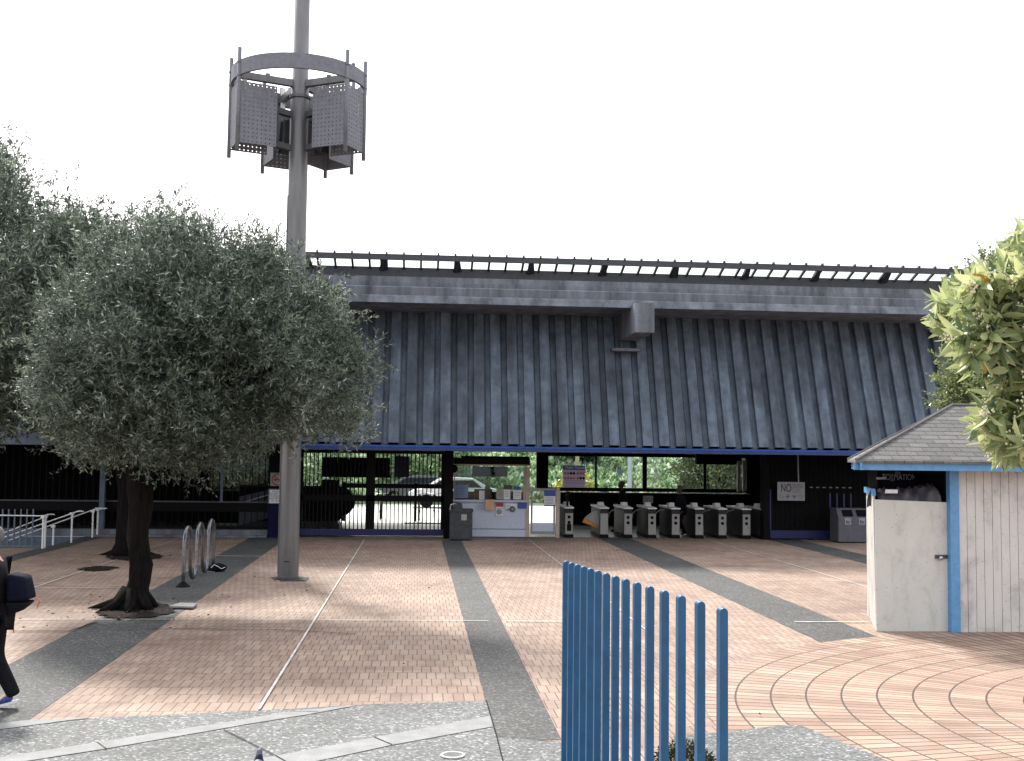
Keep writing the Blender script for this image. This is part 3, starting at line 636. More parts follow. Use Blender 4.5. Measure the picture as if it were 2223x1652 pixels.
# ================================================================= TURNSTILES
TY=35.85; TZ=.97
def turnstile(xr,label,variant=0):
    x1=xr; x0=xr-.265
    t=thing('fare_gate',label,'turnstile',((x0+x1)/2,TY,0),'fare gates in a row across the hall entrance')
    L=1.85
    mb=MB(); mb.prism([(x0,TY+.01,.1),(x0,TY+L,.1),(x0,TY+L,TZ-.04),(x0,TY+.01,TZ-.04)],(x1-x0,0,0)); mb.build('console',mat('console_dark',(.03,.03,.032),.45,8,.3),t,bevel=.012)
    mb=MB(); mb.box(x0-.01,TY-.01,0,x1+.01,TY+L+.02,.1); mb.build('plinth',BLACK,t)
    mb=MB(); mb.box(x0+.01,TY-.012,.12,x1-.01,TY+.006,TZ-.19); mb.build('front_plate',GATEP,t)
    mb=MB(); mb.prism([(x0-.02,TY-.04,TZ-.04),(x0-.02,TY+L+.03,TZ-.04),(x0-.02,TY+L+.03,TZ+.02),(x0-.02,TY+.6,TZ+.02),(x0-.02,TY-.04,TZ)],(x1-x0+.04,0,0)); mb.build('top_plate',WHITEM,t,bevel=.008)
    mb=MB(); mb.prism([(x0+.05,TY+.5,TZ+.02),(x0+.05,TY+.95,TZ+.02),(x0+.05,TY+.9,TZ+.13),(x0+.05,TY+.62,TZ+.15)],(x1-x0-.1,0,0)); mb.build('ticket_head',WHITEM,t)
    zc_=TZ-.31
    if variant!=2:
        for i in range(2):
            mb=MB(); k=20; mb.prism([(x0+.13+.052*math.cos(2*math.pi*j/k),TY-.012,zc_-i*.17+.052*math.sin(2*math.pi*j/k)) for j in range(k)],(0,-.008,0)); mb.build('indicator',BLACK,t)
    if variant==1:
        mb=MB(); mb.box(x0+.06,TY-.012,.22,x0+.2,TY-.02,.44); mb.build('card_slot',BLACK,t,bevel=.01)
        mb=MB(); mb.box(x0+.1,TY+.4,TZ+.02,x0+.16,TY+.46,1.35); mb.box(x0+.07,TY+.38,1.3,x0+.2,TY+.48,1.45); mb.build('reader',BLACK,t)
    # flap arcs on the passage side
    mb=MB(); pts=[(x0-.0,TY+.5,.55)]+[(x0-.36*math.sin(a)-.0,TY+.5,.52+.36*math.cos(a)) for a in [i*math.pi/16*1.1 for i in range(8)]]
    if variant==2:
        pts=[(x0-.0,TY+.2,.36)]+[(x0-.5*math.sin(a),TY+.2,.36+.5*math.cos(a)) for a in [.12+i*.13 for i in range(8)]]
        mb.prism(pts,(0,.03,0)); mb.build('white_flap',GATEP,t)
        pts=[(x0-.0,TY+.24,.3)]+[(x0-.56*math.sin(a),TY+.24,.3+.56*math.cos(a)) for a in [.75+i*.1 for i in range(6)]]
        mb=MB(); mb.prism(pts,(0,.03,0)); mb.build('orange_flap',ORANGE,t)
    elif variant!=1:
        mb.tube([(x0-.34,TY+.9,.6),(x0-.33,TY+.9,.74),(x0-.22,TY+.9,.84),(x0-.02,TY+.9,.89)],.02,6); mb.build('arm_guard',mat('guard_grey',(.25,.25,.24),.4,9,.2),t)
    return t
fr=[1243.7,1319.7,1371.7,1423.7,1475,1526.2,1576.5,1628.6,1668]
labs=['fare gate with card slot next to the cream swing gate','fare gate with an open white and orange flap','fare gate in front of the first dark walking figure','fare gate below the small white notice on the far wall',
 'fare gate half hidden by the tall dark figure','fare gate just right of the tall dark figure','fare gate second right of the tall dark figure','fare gate third right of the tall dark figure','fare gate at the shadowy right end, next to the dark barred gate']
for i,(p_,l_) in enumerate(zip(fr,labs)):
    turnstile(xs(p_,TY,1160),l_,1 if i==0 else 2 if i==1 else 0)
# small notice on the far wall
nn=tag(MB().box(*(lambda a,b:(a.x,RY-.02,b.z,b.x,RY-.005,a.z))(P(1395,1076,RY),P(1417,1092,RY))).build('wall_notice',WHITEP),'small white notice low on the dark far wall behind the gates','sign')

# ================================================================= SIGNS
def rect(name,a,b,Y,m,par,t=.01): mb=MB(); mb.box(a.x,Y,b.z,b.x,Y+t,a.z); return mb.build(name,m,par)
SY=36.9
ps=thing('notice_sign','lilac public notice sign with blue header in front of the ivy window','sign',(xs(1245,SY),SY,1.2))
a=P(1221.5,1010,SY); b=P(1269.5,1058,SY); rect('board',a,b,SY,SIGNLIL,ps)
for fx in (.15,.85): mb=MB(); xx=a.x+(b.x-a.x)*fx; mb.tube([(xx,SY+.01,a.z),(xx,SY+.01,2.72)],.006,5); mb.build('hanger_wire',BLACK,ps)
rect('header',a,V((b.x,0,P(1245,1020,SY).z)),SY-.006,SIGNBLUE,ps,.005)
text('header_text','Public Notice',.115,(( a.x+b.x)/2+.03,SY-.009,P(1245,1015,SY).z),WHITEP,ps)
mb=MB(); mb2=MB(); mb3=MB()
for r_ in range(2):
    for c_ in range(7):
        px=1226.5+c_*6.3+(2 if c_>3 else 0); q=P(px,1027.5+r_*10.5,SY); k=12
        (mb3 if (r_==0 and c_ in (2,3)) or (c_>4 and r_==1) else mb2).prism([(q.x+.045*math.cos(2*math.pi*i/k),SY-.006,q.z+.045*math.sin(2*math.pi*i/k)) for i in range(k)],(0,.004,0))
mb2.build('pictogram_red',mat('pict_red',(.36,.12,.2),.6,9,.1),ps); mb3.build('pictogram_black',INK,ps)
for r_ in range(5):
    for c0,w_ in ((1225,.35),(1248,.3)): q=P(c0,1043+r_*3,SY); mb.box(q.x,SY-.006,q.z,q.x+w_,SY-.002,q.z-.018)
mb.build('small_text',mat('text_purple',(.22,.17,.3),.6,9,.1),ps)
# NO sign
NY=35.3
ns=thing('prohibition_sign','grey NO smoking drinking eating sign hanging in the dark by the right gate','sign',(xs(1716,NY),NY,1.2))
a=P(1687,1046,NY); b=P(1746.5,1087,NY); mb=MB(); mb.box(a.x,NY,b.z,b.x,NY+.02,a.z); mb.build('board',SIGNGREY,ns)
text('large_text','NO',.36,(P(1701.5,1,NY).x,NY-.003,P(1701,1060,NY).z),INK,ns,sx=.62)
text('list_text','SMOKING\nDRINKING\nEATING\nGRAFFITI',.078,(P(1714,1,NY).x,NY-.003,P(1714,1060,NY).z),mat('ink_grey',(.10,.10,.13),.6,9,.1),ns,align='LEFT')
mb=MB(); mb2=MB()
for i in range(4):
    q=P(1695+i*14.2,1077.5,NY); k=20
    ring=[(math.cos(2*math.pi*j/k),math.sin(2*math.pi*j/k)) for j in range(k+1)]
    mb.tube([(q.x+.065*c,NY-.002,q.z+.065*s_) for c,s_ in ring],.006,4,False); mb.tube([(q.x-.045,NY-.003,q.z+.045),(q.x+.045,NY-.003,q.z-.045)],.005,4)
    if i in (1,2): mb2.ball((q.x,NY-.003,q.z),.03,1,.15,1,8)
mb.build('pictogram_ring',MATS['ink_grey'],ns); mb2.build('pictogram',INK,ns)
mb=MB(); q=P(1733,1046,NY); mb.tube([(q.x,NY+.01,q.z),(q.x-.02,NY+.01,2.72)],.02,6); mb.build('hanger_rod',SIGNGREY,ns)
# column signs
CY=35.24
cs=thing('no_skating_sign','square white sign with red struck-through circle on the dark column behind the pole','sign',(xs(599,CY),CY,1.7))
a=P(587,1026,CY); b=P(614,1055,CY); rect('board',a,b,CY,SIGNGREY,cs,.015)
q=P(603,1041,CY); k=28; mb=MB(); mb.tube([(q.x+.17*math.cos(2*math.pi*j/k),CY-.002,q.z+.17*math.sin(2*math.pi*j/k)) for j in range(k+1)],.016,5,False)
mb.tube([(q.x-.12,CY-.004,q.z+.12),(q.x+.12,CY-.004,q.z-.12)],.014,5); mb.build('red_ring',RED,cs)
mb=MB(); mb.box(q.x-.12,CY-.001,q.z-.01,q.x+.1,CY-.0005+.001,q.z+.012); mb.ball((q.x-.08,CY,q.z-.03),.022,1,.1,1,8); mb.ball((q.x+.07,CY,q.z-.03),.022,1,.1,1,8); mb.build('skateboard_symbol',INK,cs)
cs=thing('rules_sign','white framed text sign below the red circle sign on the dark column','sign',(xs(597,CY),CY,1))
a=P(582,1061,CY); b=P(614,1094,CY); rect('frame',a,b,CY,BLUEG,cs,.012); a=P(585,1063,CY); b=P(612,1092,CY); rect('sheet',a,b,CY-.004,WHITEP,cs,.003)
text('sign_text','POLICE\nDRIVING & R\nWHEELS, S\nPROHIBITED\nBY LAW',.073,((a.x+b.x)/2,CY-.006,P(598,1077,CY).z),INK,cs)

# recycling bin, right
rb=thing('recycling_bin','grey double recycling bin with dark openings beside the cream cabinet','bin',(xs(1846,34.6),34.6,0))
a=P(1817,1172,34.4); b=P(1884,1104,34.4)
mb=MB(); mb.prism([(a.x,34.3,.03),(b.x,34.3,.03),(b.x,34.3,b.z-.25),(a.x,34.3,b.z-.25)],(0,.75,0)); mb.build('body',GREYBIN,rb,bevel=.02)
mb=MB(); mb.prism([(a.x,34.32,b.z-.25),(a.x,34.5,b.z),(a.x,35.03,b.z),(a.x,35.03,b.z-.25)],(b.x-a.x,0,0)); mb.build('hood',GREYBIN,rb,bevel=.01)
for i in (0,1):
    x=a.x+.16+i*.45; mb=MB(); mb.hexa((x,34.32,b.z-.24),(x+.32,34.32,b.z-.24),(x+.32,34.46,b.z-.05),(x,34.46,b.z-.05),(0,-.02,.005)); mb.build('opening',BLACK,rb)
    q=x+.14; t_=text('lettering','b'+('y' if i==0 else 'x'),.14,(q,34.28,.66),INK,rb)
    mb=MB(); mb.box(q-.1,34.285,.57,q+.1,34.295,.78); mb.build('label_plate',SIGNGREY,rb)

# ================================================================= CANOPY on the roof
cp=thing('platform_canopy','long dark steel platform canopy with translucent panels above the station roof','canopy',(0,38,7.9))
Y1,Y2=37.,37.66
f1=P(1100,563,Y1); zf=f1.z; zb_=P(1100,588,Y2).z
cx1=P(2118,590,Y1).x; cx0=-24
mb=MB(); mb.box(cx0,Y1-.06,zf-.12,cx1,Y1+.04,zf+.07); mb.build('front_beam',DARKST,cp)
mb=MB(); mb.box(cx0,Y2,7.6,cx1-.25,Y2+.15,zb_+.03); mb.build('rear_beam',DARKST,cp)
x=P(971,555,Y1).x-.57*60; i=0
while x<cx1-.1:
    if x>cx0:
        mb=MB(); mb.prism([(x-.035,Y1-.02,zf-.02),(x-.035,Y2+.02,zb_),(x-.035,Y2+.02,zb_-.06),(x-.035,Y1-.02,zf-.1)],(.07,0,0))
        mb.box(x-.03,Y1-.12,zf+.06,x+.03,Y1+.02,zf+.13); mb.build('rafter',DARKST,cp)
    x+=.565; i+=1
x=P(1152,565,Y1).x-2.46*12
while x<cx1:
    if x>cx0: ms=MB(); ms.prism([(x,Y1,zf-.05),(x+.1,Y1,zf-.05),(x+.2,Y2+.02,zb_-.1),(x-.12,Y2+.02,zb_-.1)],(0,.05,0)); ms.prism([(x-.06,Y1,zf+.02),(x-.06,Y2,zb_+.0),(x-.06,Y2,zb_-.12),(x-.06,Y1,zf-.1)],(.14,0,0)); ms.box(x-.1,Y2+.02,7.6,x+.1,Y2+.14,zb_-.1); ms.build('support_bracket',DARKST,cp)
    x+=2.46
mb=MB()
nseg=900; 
vs=[];fs=[]
for j in range(nseg+1):
    xx=cx0+(cx1-.3-cx0)*j/nseg; dz=.012*math.cos(j*math.pi)
    vs+=[(xx,Y1,zf-.0+dz),(xx,Y2+.05,zb_+.03+dz)]
for j in range(nseg): fs.append((2*j,2*j+2,2*j+3,2*j+1))
mb.add(vs,fs); mb.build('corrugated_panel',CORR,cp)

# ================================================================= LIGHT MAST
pb=G(625,1256); PXm,PYm=pb.x,pb.y
ma=thing('light_mast','tall grey steel light pole with a ring of perforated shields near its top','lamp post',(PXm,PYm,0))
mb=MB(); mb.lathe([(.0,0.02),(.215,.02),(.215,.03),(.205,1.5),(.2,9.2),(.2,10.08),(.19,10.1),(.185,10.5),(.168,10.52),(.155,15),(0,15)],(PXm,PYm,0),28); mb.build('pole',GALV,ma,smooth=True)
mb=MB(); mb.lathe([(.0,.0),(.34,.0),(.34,.025),(.2,.03)],(PXm,PYm,0),8); mb.box(PXm-.1,PYm-.5,.0,PXm+.42,PYm+.1,.018); mb.build('base_plate',DARKST,ma)
mb=MB(); mb.box(PXm-.1,PYm-.219,.12,PXm+.08,PYm-.16,.46); mb.build('hand_hole_cover',GALV,ma,bevel=.005)
mb=MB(); mb.box(PXm-.06,PYm-.226,.36,PXm+.04,PYm-.21,.375); mb.build('cover_slot',BLACK,ma)
for z in (10.12,): mb=MB(); mb.lathe([(.2,z-.03),(.225,z-.03),(.225,z+.03),(.2,z+.03)],(PXm,PYm,0),24); mb.build('collar',GALV,ma,smooth=False)
mb=MB(); mb.tube([(PXm-.205,PYm-.05,.1),(PXm-.195,PYm-.05,8)],.014,5); mb.build('conduit',GALV,ma)
RX=PXm-.01; RZ=10.25; RRD=1.42
zring=P(645,131,PYm-RRD).z
mb=MB(); n=56
vs=[];fs=[]
for i in range(n):
    a=2*math.pi*i/n
    for r,z in ((RRD,-.15),(RRD,.16),(RRD-.06,.16),(RRD-.06,-.15)): vs.append((RX+r*math.cos(a),PYm+r*math.sin(a),zring+z))
for i in range(n):
    for q in range(4): fs.append((i*4+q,((i+1)%n)*4+q,((i+1)%n)*4+(q+1)%4,i*4+(q+1)%4))
mb.add(vs,fs); mb.build('ring',MASTD,ma)
arm_z=zring-.03
for deg in (202,333,114,56):
    a=R(deg); mb=MB(); d=V((math.cos(a),math.sin(a),0)); n_=V((-d.y,d.x,0))
    c0=V((PXm,PYm,arm_z))+d*.15; c1=V((RX,PYm,arm_z))+d*(RRD-.02)
    mb.hexa(c0-n_*.06+V((0,0,-.07)),c0+n_*.06+V((0,0,-.07)),c0+n_*.06+V((0,0,.07)),c0-n_*.06+V((0,0,.07)),c1-c0); mb.tube([c1-d*.1,c1-d*.1+V((0,0,.3))],.04,6); mb.tube([c0+d*.55+V((0,0,.0)),c0+d*.55+V((0,0,.12))],.05,8)
    mb.build('arm',GALV,ma)
PZT=zring-.27; PZB=PZT-1.27
def perf(A,B,z0,z1,h=.0115):
    """perforated plate between plan points A and B: a grid of cells with square holes"""
    A=V((A[0],A[1],0)); B=V((B[0],B[1],0)); L=(B-A).length; d=(B-A)/L; nx=max(3,int(L/.085)); nz=int((z1-z0)/.085)
    mb=MB(); cw=L/nx; ch=(z1-z0)/nz
    n_=V((-d.y,d.x,0))*.008
    for i in range(nx):
        for j in range(nz):
            o=A+d*(i*cw)+V((0,0,z0+j*ch)); cx_,cz_=cw/2,ch/2
            out=[o,o+d*cw,o+d*cw+V((0,0,ch)),o+V((0,0,ch))]
            inn=[o+d*(cx_-h)+V((0,0,cz_-h)),o+d*(cx_+h)+V((0,0,cz_-h)),o+d*(cx_+h)+V((0,0,cz_+h)),o+d*(cx_-h)+V((0,0,cz_+h))]
            mb.add(out+inn,[(0,1,5,4),(1,2,6,5),(2,3,7,6),(3,0,4,7)])
            mb.add([p+n_ for p in out+inn],[(4,5,1,0),(5,6,2,1),(6,7,3,2),(7,4,0,3)])
    return mb
def shield(deg,half=15,h=.0115):
    a1,a2=R(deg-half),R(deg+half); p1=(RX+RRD*math.cos(a1),PYm+RRD*math.sin(a1)); p2=(RX+RRD*math.cos(a2),PYm+RRD*math.sin(a2))
    inn=V((-math.cos(R(deg)),-math.sin(R(deg)),0))*.80
    q1=(p1[0]+inn.x,p1[1]+inn.y); q2=(p2[0]+inn.x,p2[1]+inn.y)
    perf(p1,p2,PZB,PZT,h).build('shield_panel',MASTD,ma); perf(p1,q1,PZB,PZT,h).build('shield_panel',MASTD,ma); perf(p2,q2,PZB,PZT,h).build('shield_panel',MASTD,ma)
    for p in (p1,p2):
        mb=MB(); mb.tube([(p[0],p[1],PZB-.16),(p[0],p[1],zring+.42)],.042,8); mb.tube([(p[0],p[1],zring+.1),(p[0],p[1],zring+.14)],.05,8); mb.tube([(p[0],p[1],zring-.18),(p[0],p[1],zring-.14)],.05,8); mb.build('rod',MASTD,ma,smooth=True)
    # floodlight housing and bracket inside
    d=V((math.cos(R(deg)),math.sin(R(deg)),0)); c=V((RX,PYm,0))+d*.78
    n_=V((-d.y,d.x,0)); mb=MB()
    zz=PZT-.75
    mb.hexa(c-n_*.2+V((0,0,zz-.35)),c+n_*.2+V((0,0,zz-.35)),c+n_*.17+V((0,0,zz+.35)),c-n_*.17+V((0,0,zz+.35)),-d*.3); mb.build('floodlight',DARKST,ma,bevel=.03)
    b0=V((PXm,PYm,0))+d*.15
    for zz2 in (PZT-.45,PZB+.1): mb=MB(); mb.hexa(b0-n_*.06+V((0,0,zz2-.05)),b0+n_*.06+V((0,0,zz2-.05)),b0+n_*.06+V((0,0,zz2+.07)),b0-n_*.06+V((0,0,zz2+.07)),d*.42+V((0,0,.06))); mb.build('bracket',DARKST,ma)
    mb=MB(); c=V((RX,PYm,0))+d*(RRD-.25); mb.box(c.x-.05,c.y-.02,PZT-.1,c.x+.05,c.y+.02,arm_z+.25); mb.build('hanger_strap',WHITEM,ma)
for dg,hh in ((202,.0115),(333,.0115),(114,.004),(56,.004)): shield(dg,15,hh)

# ================================================================= PICKET FENCE
pf=thing('picket_fence','blue steel picket fence of round-topped bars receding in the foreground','fence',(1.16,6.7,0))
for i in range(15):
    Y=4.2+.357*i; X=1.155+.0049*i; z=2.037-.0208*i; w=.032+.0015*i; d=.05
    prof=[(X-w/2,0.08)]+[(X-w/2,z-w*.5)]
    K=7
    for j in range(K+1):
        a=math.pi-j*math.pi/K; prof.append((X+w/2*math.cos(a),z-w*.5+w*.5*math.sin(a)))
    prof.append((X+w/2,.08))
    mb=MB(); mb.prism([(x,Y,zz) for x,zz in prof][::-1],(0,d,0)); mb.build('picket',BLUEP,pf,bevel=.0025)
mb=MB(); mb.box(1.175,4.1,.08,1.2,9.26,.12); mb.build('rail',BLUEP,pf)
c_=bpy.data.curves.new('g','CURVE')
bpy.data.curves.remove(c_)
mb=MB()
def scr(pts):
    mb.tube([(1.155+dx,4.2-.004,1.30+dz) for dx,dz in pts],.0008,4)
scr([(-.004,.05),(.004,.052),(.005,.04),(.0,.036),(-.004,.042),(-.003,.05)]); scr([(-.003,.02),(.005,.024),(.004,.012),(-.003,.010),(-.003,.02)]); scr([(-.003,-.004),(.004,.0),(.005,-.01),(-.002,-.012),(.006,-.022)]); scr([(-.004,-.02),(.002,-.022),(.003,-.04)])
mb.build('scratched_marks',mat('scratch',(.2,.27,.36),.6,9,.2),pf)

# ================================================================= KIOSK
KY=16.72
ki=thing('kiosk','cream boarded kiosk with blue trim and grey shingled hip roof','kiosk',(9.5,18,0))
kx0=xs(2061,KY,1200); kx1=13.
kztop=P(2150,1021,16.3).z+.02
kpx=xs(2081,KY,1200)
mb=MB(); mb.box(kx0,KY-.03,0.0,kpx,KY+.1,kztop); mb.build('corner_post',BLUEK,ki,bevel=.006)
mb=MB(); x=kpx+.003
while x<kx1: mb.box(x,KY,0,x+.128,KY+.03,kztop); x+=.135
mb.build('board_siding',SIDING,ki,bevel=.0035)
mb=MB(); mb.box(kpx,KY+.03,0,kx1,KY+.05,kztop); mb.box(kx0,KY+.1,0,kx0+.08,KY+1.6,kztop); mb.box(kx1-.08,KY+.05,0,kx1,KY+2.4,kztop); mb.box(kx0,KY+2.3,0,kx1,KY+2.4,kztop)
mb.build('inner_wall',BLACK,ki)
# recess behind the cabinet
rx0=P(1909,1050,18.0).x
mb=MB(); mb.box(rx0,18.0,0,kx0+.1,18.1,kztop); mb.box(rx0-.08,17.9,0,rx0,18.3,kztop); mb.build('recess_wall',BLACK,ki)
mb=MB(); mb.box(rx0-.02,17.92,1.6,kx0,17.97,kztop); mb.build('sign_panel',INK,ki)
q=P(1985,1036.5,17.9); text('sign_lettering','INFORMATION',.135,(P(1946,1036.5,17.9).x,17.905,q.z),mat('letter_grey',(.45,.47,.5),.6,9,.2),ki,sx=.72)
# sticker patches covering part of the lettering
mb=MB(); a=P(1934,1035,17.89); mb.hexa((a.x-.05,17.895,a.z+.03),(a.x+.0,17.895,a.z+.05),(a.x+.06,17.895,a.z-.06),(a.x+.0,17.895,a.z-.08),(0,-.004,0)); a=P(1948,1029,17.89); mb.hexa((a.x-.06,17.895,a.z-.02),(a.x+.06,17.895,a.z-.02),(a.x+.04,17.895,a.z+.04),(a.x-.03,17.895,a.z+.05),(0,-.004,0)); mb.build('tape_patch',mat('tape',(.14,.13,.12),.6,20,.4),ki)
mb=MB(); a=P(1915,1038,17.89); mb.box(a.x-.1,17.89,a.z-.02,a.x+.06,17.9,a.z+.015); mb.build('sticker',WHITEP,ki)
# roof
A=P(1857,999,16.25); B=P(1839,998,18.0); A.z=B.z=P(1857,999,16.25).z
pk=P(2066,880,18.2); pr_=V((12.2,18.2,pk.z)); C1=V((13.4,16.25,A.z)); D1=V((13.4,20.2,A.z)); E1=V((P(1856,998,20.2).x,20.2,A.z))
mb=MB(); mb.add([A,C1,pr_,pk,B,E1,D1],[(0,1,2,3),(0,3,4),(4,3,5),(3,2,6,5),(1,6,2)])
dn=V((0,0,-.035)); mb.add([A+dn,C1+dn,D1+dn,E1+dn,B+dn],[(0,4,3,2,1)])
for p,q in ((A,C1),(B,A),(E1,B),(C1,D1)): mb.add([p+dn,q+dn,q,p],[(0,1,2,3)])
mb.build('roof',SHINGLE,ki)
mb=MB(); cap=V((0,0,.015)); hipm=mat('ridge_cap',(.16,.157,.155),.9,40,.3)
for p,q in ((A,pk),(pk,pr_),(B,pk)): mb.tube([p+cap,q+cap],.02,6)
mb.build('ridge_cap',hipm,ki)
fz1=A.z-.036; fz0=P(2000,1021.5,16.3).z
mb=MB()
for p,q in ((A,C1),(B,A),(E1,B)):
    d=(q-p).normalized(); n_=V((d.y,-d.x,0)); inn=-n_
    p2=p+inn*.06; q2=q+inn*.06
    mb.hexa((p2.x,p2.y,fz0),(q2.x,q2.y,fz0),(q2.x,q2.y,fz1),(p2.x,p2.y,fz1),inn*.03)
mb.build('fascia',BLUEK,ki)
mb=MB(); mb.add([(A.x+.1,A.y+.1,fz0+.05),(13.3,A.y+.1,fz0+.05),(13.3,20.1,fz0+.05),(E1.x,20.1,fz0+.05),(B.x+.1,18,fz0+.05)],[(0,1,2,3,4)]); mb.build('eave_soffit',BLACK,ki)
# cabinet (wooden box) standing in front of the recess
cb=thing('storage_cabinet','tall cream plywood cabinet with padlocked door against the kiosk','cabinet',(7.5,17.2,0))
TLf=P(1898,1084,16.8); TRf=P(2056,1090.5,16.8); BLf=V((P(1903,1372,16.8).x,16.8,0)); BRf=V((P(2058,1372,16.8).x,16.8,0))
mb=MB(); mb.hexa(BLf,BRf,TRf,TLf,(0,.03,0)); mb.build('door',CREAM,cb,bevel=.004)
bk=G(1882,1331); TLb=P(1880,1068,18.2); TLb=V((bk.x,bk.y,TLb.z)); TLs=V((TLf.x,16.83,P(1896,1074,16.8).z))
mb=MB(); mb.hexa((bk.x,bk.y,0),(BLf.x+.0,16.832,0),(TLs.x-.01,16.832,TLs.z),TLb,(.03,.01,0)); mb.build('side_panel',CREAM,cb)
mb=MB(); mb.hexa((TLs.x-.02,16.8,TLs.z-.02),(bk.x-.04,bk.y,TLb.z-.02),(bk.x-.04,bk.y,TLb.z+.07),(TLs.x-.03,16.8,TLs.z+.09),(.04,0,0)); mb.build('blue_trim',BLUEK,cb)
mb=MB(); mb.box(7.45,17.6,.02,kx0,17.62,1.5); mb.box(7.45,16.9,1.82,kx0-.02,17.9,1.84); mb.build('inner_shelf',BLACK,cb)
q=P(2040,1211,16.77); mb=MB(); mb.box(q.x-.07,16.775,q.z-.01,q.x+.12,16.79,q.z+.045); mb.build('hasp',DARKST,cb)
mb=MB(); mb.ball((q.x+.01,16.755,q.z),.032,1.2,.5,1,10); mb.build('padlock',STEEL,cb,smooth=True)
# tarp bundle lying on the cabinet
tp=MB(); nx,ny=40,14; vs=[];fs=[]
a=P(1912,1062,16.84); b=P(2046,1062,16.84)
for i in range(nx+1):
    u=i/nx
    for j in range(ny+1):
        v=j/ny; x=a.x+(b.x-a.x)*(u*.97-.01); ang=v*math.pi
        topz=P(1900,1060,16.84).z-.03+.10*u*u
        h=topz-1.9; r_=.13+.015*math.sin(u*23)+.02*math.sin(v*9+u*40)
        zz=1.86+ (topz-1.86)*math.sin(ang)**.6 + .012*math.sin(u*60+v*5)+.01*math.sin(u*31-v*8)
        if u>.8 and v<.5: zz+= (u-.8)*.35*(1-v*2)
        vs.append((x,16.84+v*.55+.03*math.sin(u*17+v*9)+.02*math.sin(u*31-v*14),zz+.03*math.sin(u*19+v*7)*math.sin(u*43-v*13)*math.sin(ang)))
for i in range(nx):
    for j in range(ny): k=i*(ny+1)+j; fs.append((k,k+1,k+ny+2,k+ny+1))
tp.add(vs,fs); tag(tp.build('tarp',TARP,smooth=True),'crumpled dark grey tarp bundle stuffed on top of the cream cabinet','tarp')
q=P(1935,1068,16.8); tag(MB().hexa((q.x-.1,16.82,q.z-.02),(q.x+.1,16.82,q.z-.02),(q.x+.11,16.83,q.z+.035),(q.x-.08,16.83,q.z+.04),(0,.01,0)).build('paper_scrap',WHITEP),'white paper scrap tucked into the dark tarp on the cabinet','paper')

# ================================================================= BIKE RACK
br0=G(397,1276); br1=G(462,1240)
bk_=thing('bike_rack','wave shaped steel tube bike rack standing on the dark paving band','bike rack',tuple(br0))
dirv=(V((br1.x,br1.y,0))-V((br0.x,br0.y,0))); Ls=dirv.length; dirv.normalize()
H=.9; nb=3; sp=Ls/5; rr=sp/2
pts=[V((0,0,0))]
def arc(cx,cz,up):
    out=[]
    for i in range(11):
        a=math.pi-i*math.pi/10 if up else math.pi+i*math.pi/10
        out.append((cx+rr*math.cos(a),cz+rr*math.sin(a)))
    return out
pp=[(0,0.02),(0,.3)]
ztop=1.13-rr; zlow=.09+rr
for i in range(5): pp+=arc(rr+i*sp,ztop if i%2==0 else zlow,i%2==0)
pp+=[(Ls,.3),(Ls,.02)]
mb=MB(); mb.tube([V((br0.x,br0.y,0))+dirv*s_+V((0,0,z)) for s_,z in pp],.038,12); mb.build('tube',mat('worn_steel',(.16,.16,.175),.28,15,.3,metal=.85),bk_,smooth=True)
for e in (V((br0.x,br0.y,0)),V((br0.x,br0.y,0))+dirv*Ls):
    mb=MB(); mb.lathe([(0,.012),(.15,.012),(.05,.11),(.0,.11)],e,20); mb.build('boot',BLACK,bk_)
    mb=MB(); mb.lathe([(0,0.009),(.19,.009),(.19,.018),(0,.018)],e,20); mb.build('foot_plate',STEEL,bk_)
e=V((br0.x,br0.y,0))+dirv*Ls+V((.12,-.1,0)); bg_=thing('bag','small black cloth bag with white strap lying at the far foot of the bike rack','bag',tuple(e))
mb=MB(); mb.ball(e+V((0,0,.09)),.16,1.25,.9,.6,14,.06); mb.build('body',CLOTH,bg_,smooth=True)
mb=MB(); mb.tube([e+V((-.12,-.13,.1)),e+V((-.05,-.15,.17)),e+V((.04,-.15,.12)),e+V((.1,-.14,.08)),e+V((.17,-.1,.11))],.008,5); mb.build('strap',WHITEM,bg_)

# ================================================================= HANDRAILS, LEFT
def Pz(px,py,Y): return P(px,py,Y)
hr=thing('stair_handrail','thin white metal handrails descending beside the dark stair pit','handrail',(-10,33,0))
mb=MB()
mb.tube([P(-30,1176,33.6),P(0,1160,33.6),P(92,1124.5,33.6)],.018,6)
mb.tube([P(8,1167,32.4),P(163,1112,32.4),P(170,1110,32.4),P(182,1110,32.4)],.018,6)
mb.tube([P(163,1112,32.4),P(171,1109,32.6),P(178,1109,32.6)],.016,6)
mb.tube([P(17,1174,34.6),P(205,1105.5,34.9),P(222,1104.5,34.9),P(232,1103.5,34.9)],.018,6)
mb.tube([P(207,1102.5,35.1),P(232,1103.5,35.0)],.018,6)
mb.build('rail',WHITEM,hr,smooth=True)
for px,pt,pbm,Y in ((95,1124,1191,30.9),(104,1124,1190,31.2),(118,1145,1184,32.0),(156.5,1118,1178,32.9),(203,1112,1167,34.9),(212,1109,1165,35.2)):
    a=P(px+1.6,pt,Y); b=G(px,pbm); mb=MB(); mb.tube([(a.x,b.y,max(0,-.0)),(a.x,b.y,P(px,pt,b.y).z)],.026,8); mb.build('post',WHITEM,hr)
    mb=MB(); zt_=P(px,pt,b.y).z; mb.box(a.x-.06,b.y-.04,zt_,a.x+.04,b.y+.04,zt_+.07); mb.build('bracket',WHITEM,hr)
gf=thing('guard_fence','blue grey guard fence with white top rail at the left edge of the plaza','fence',(-11.5,31.2,0))
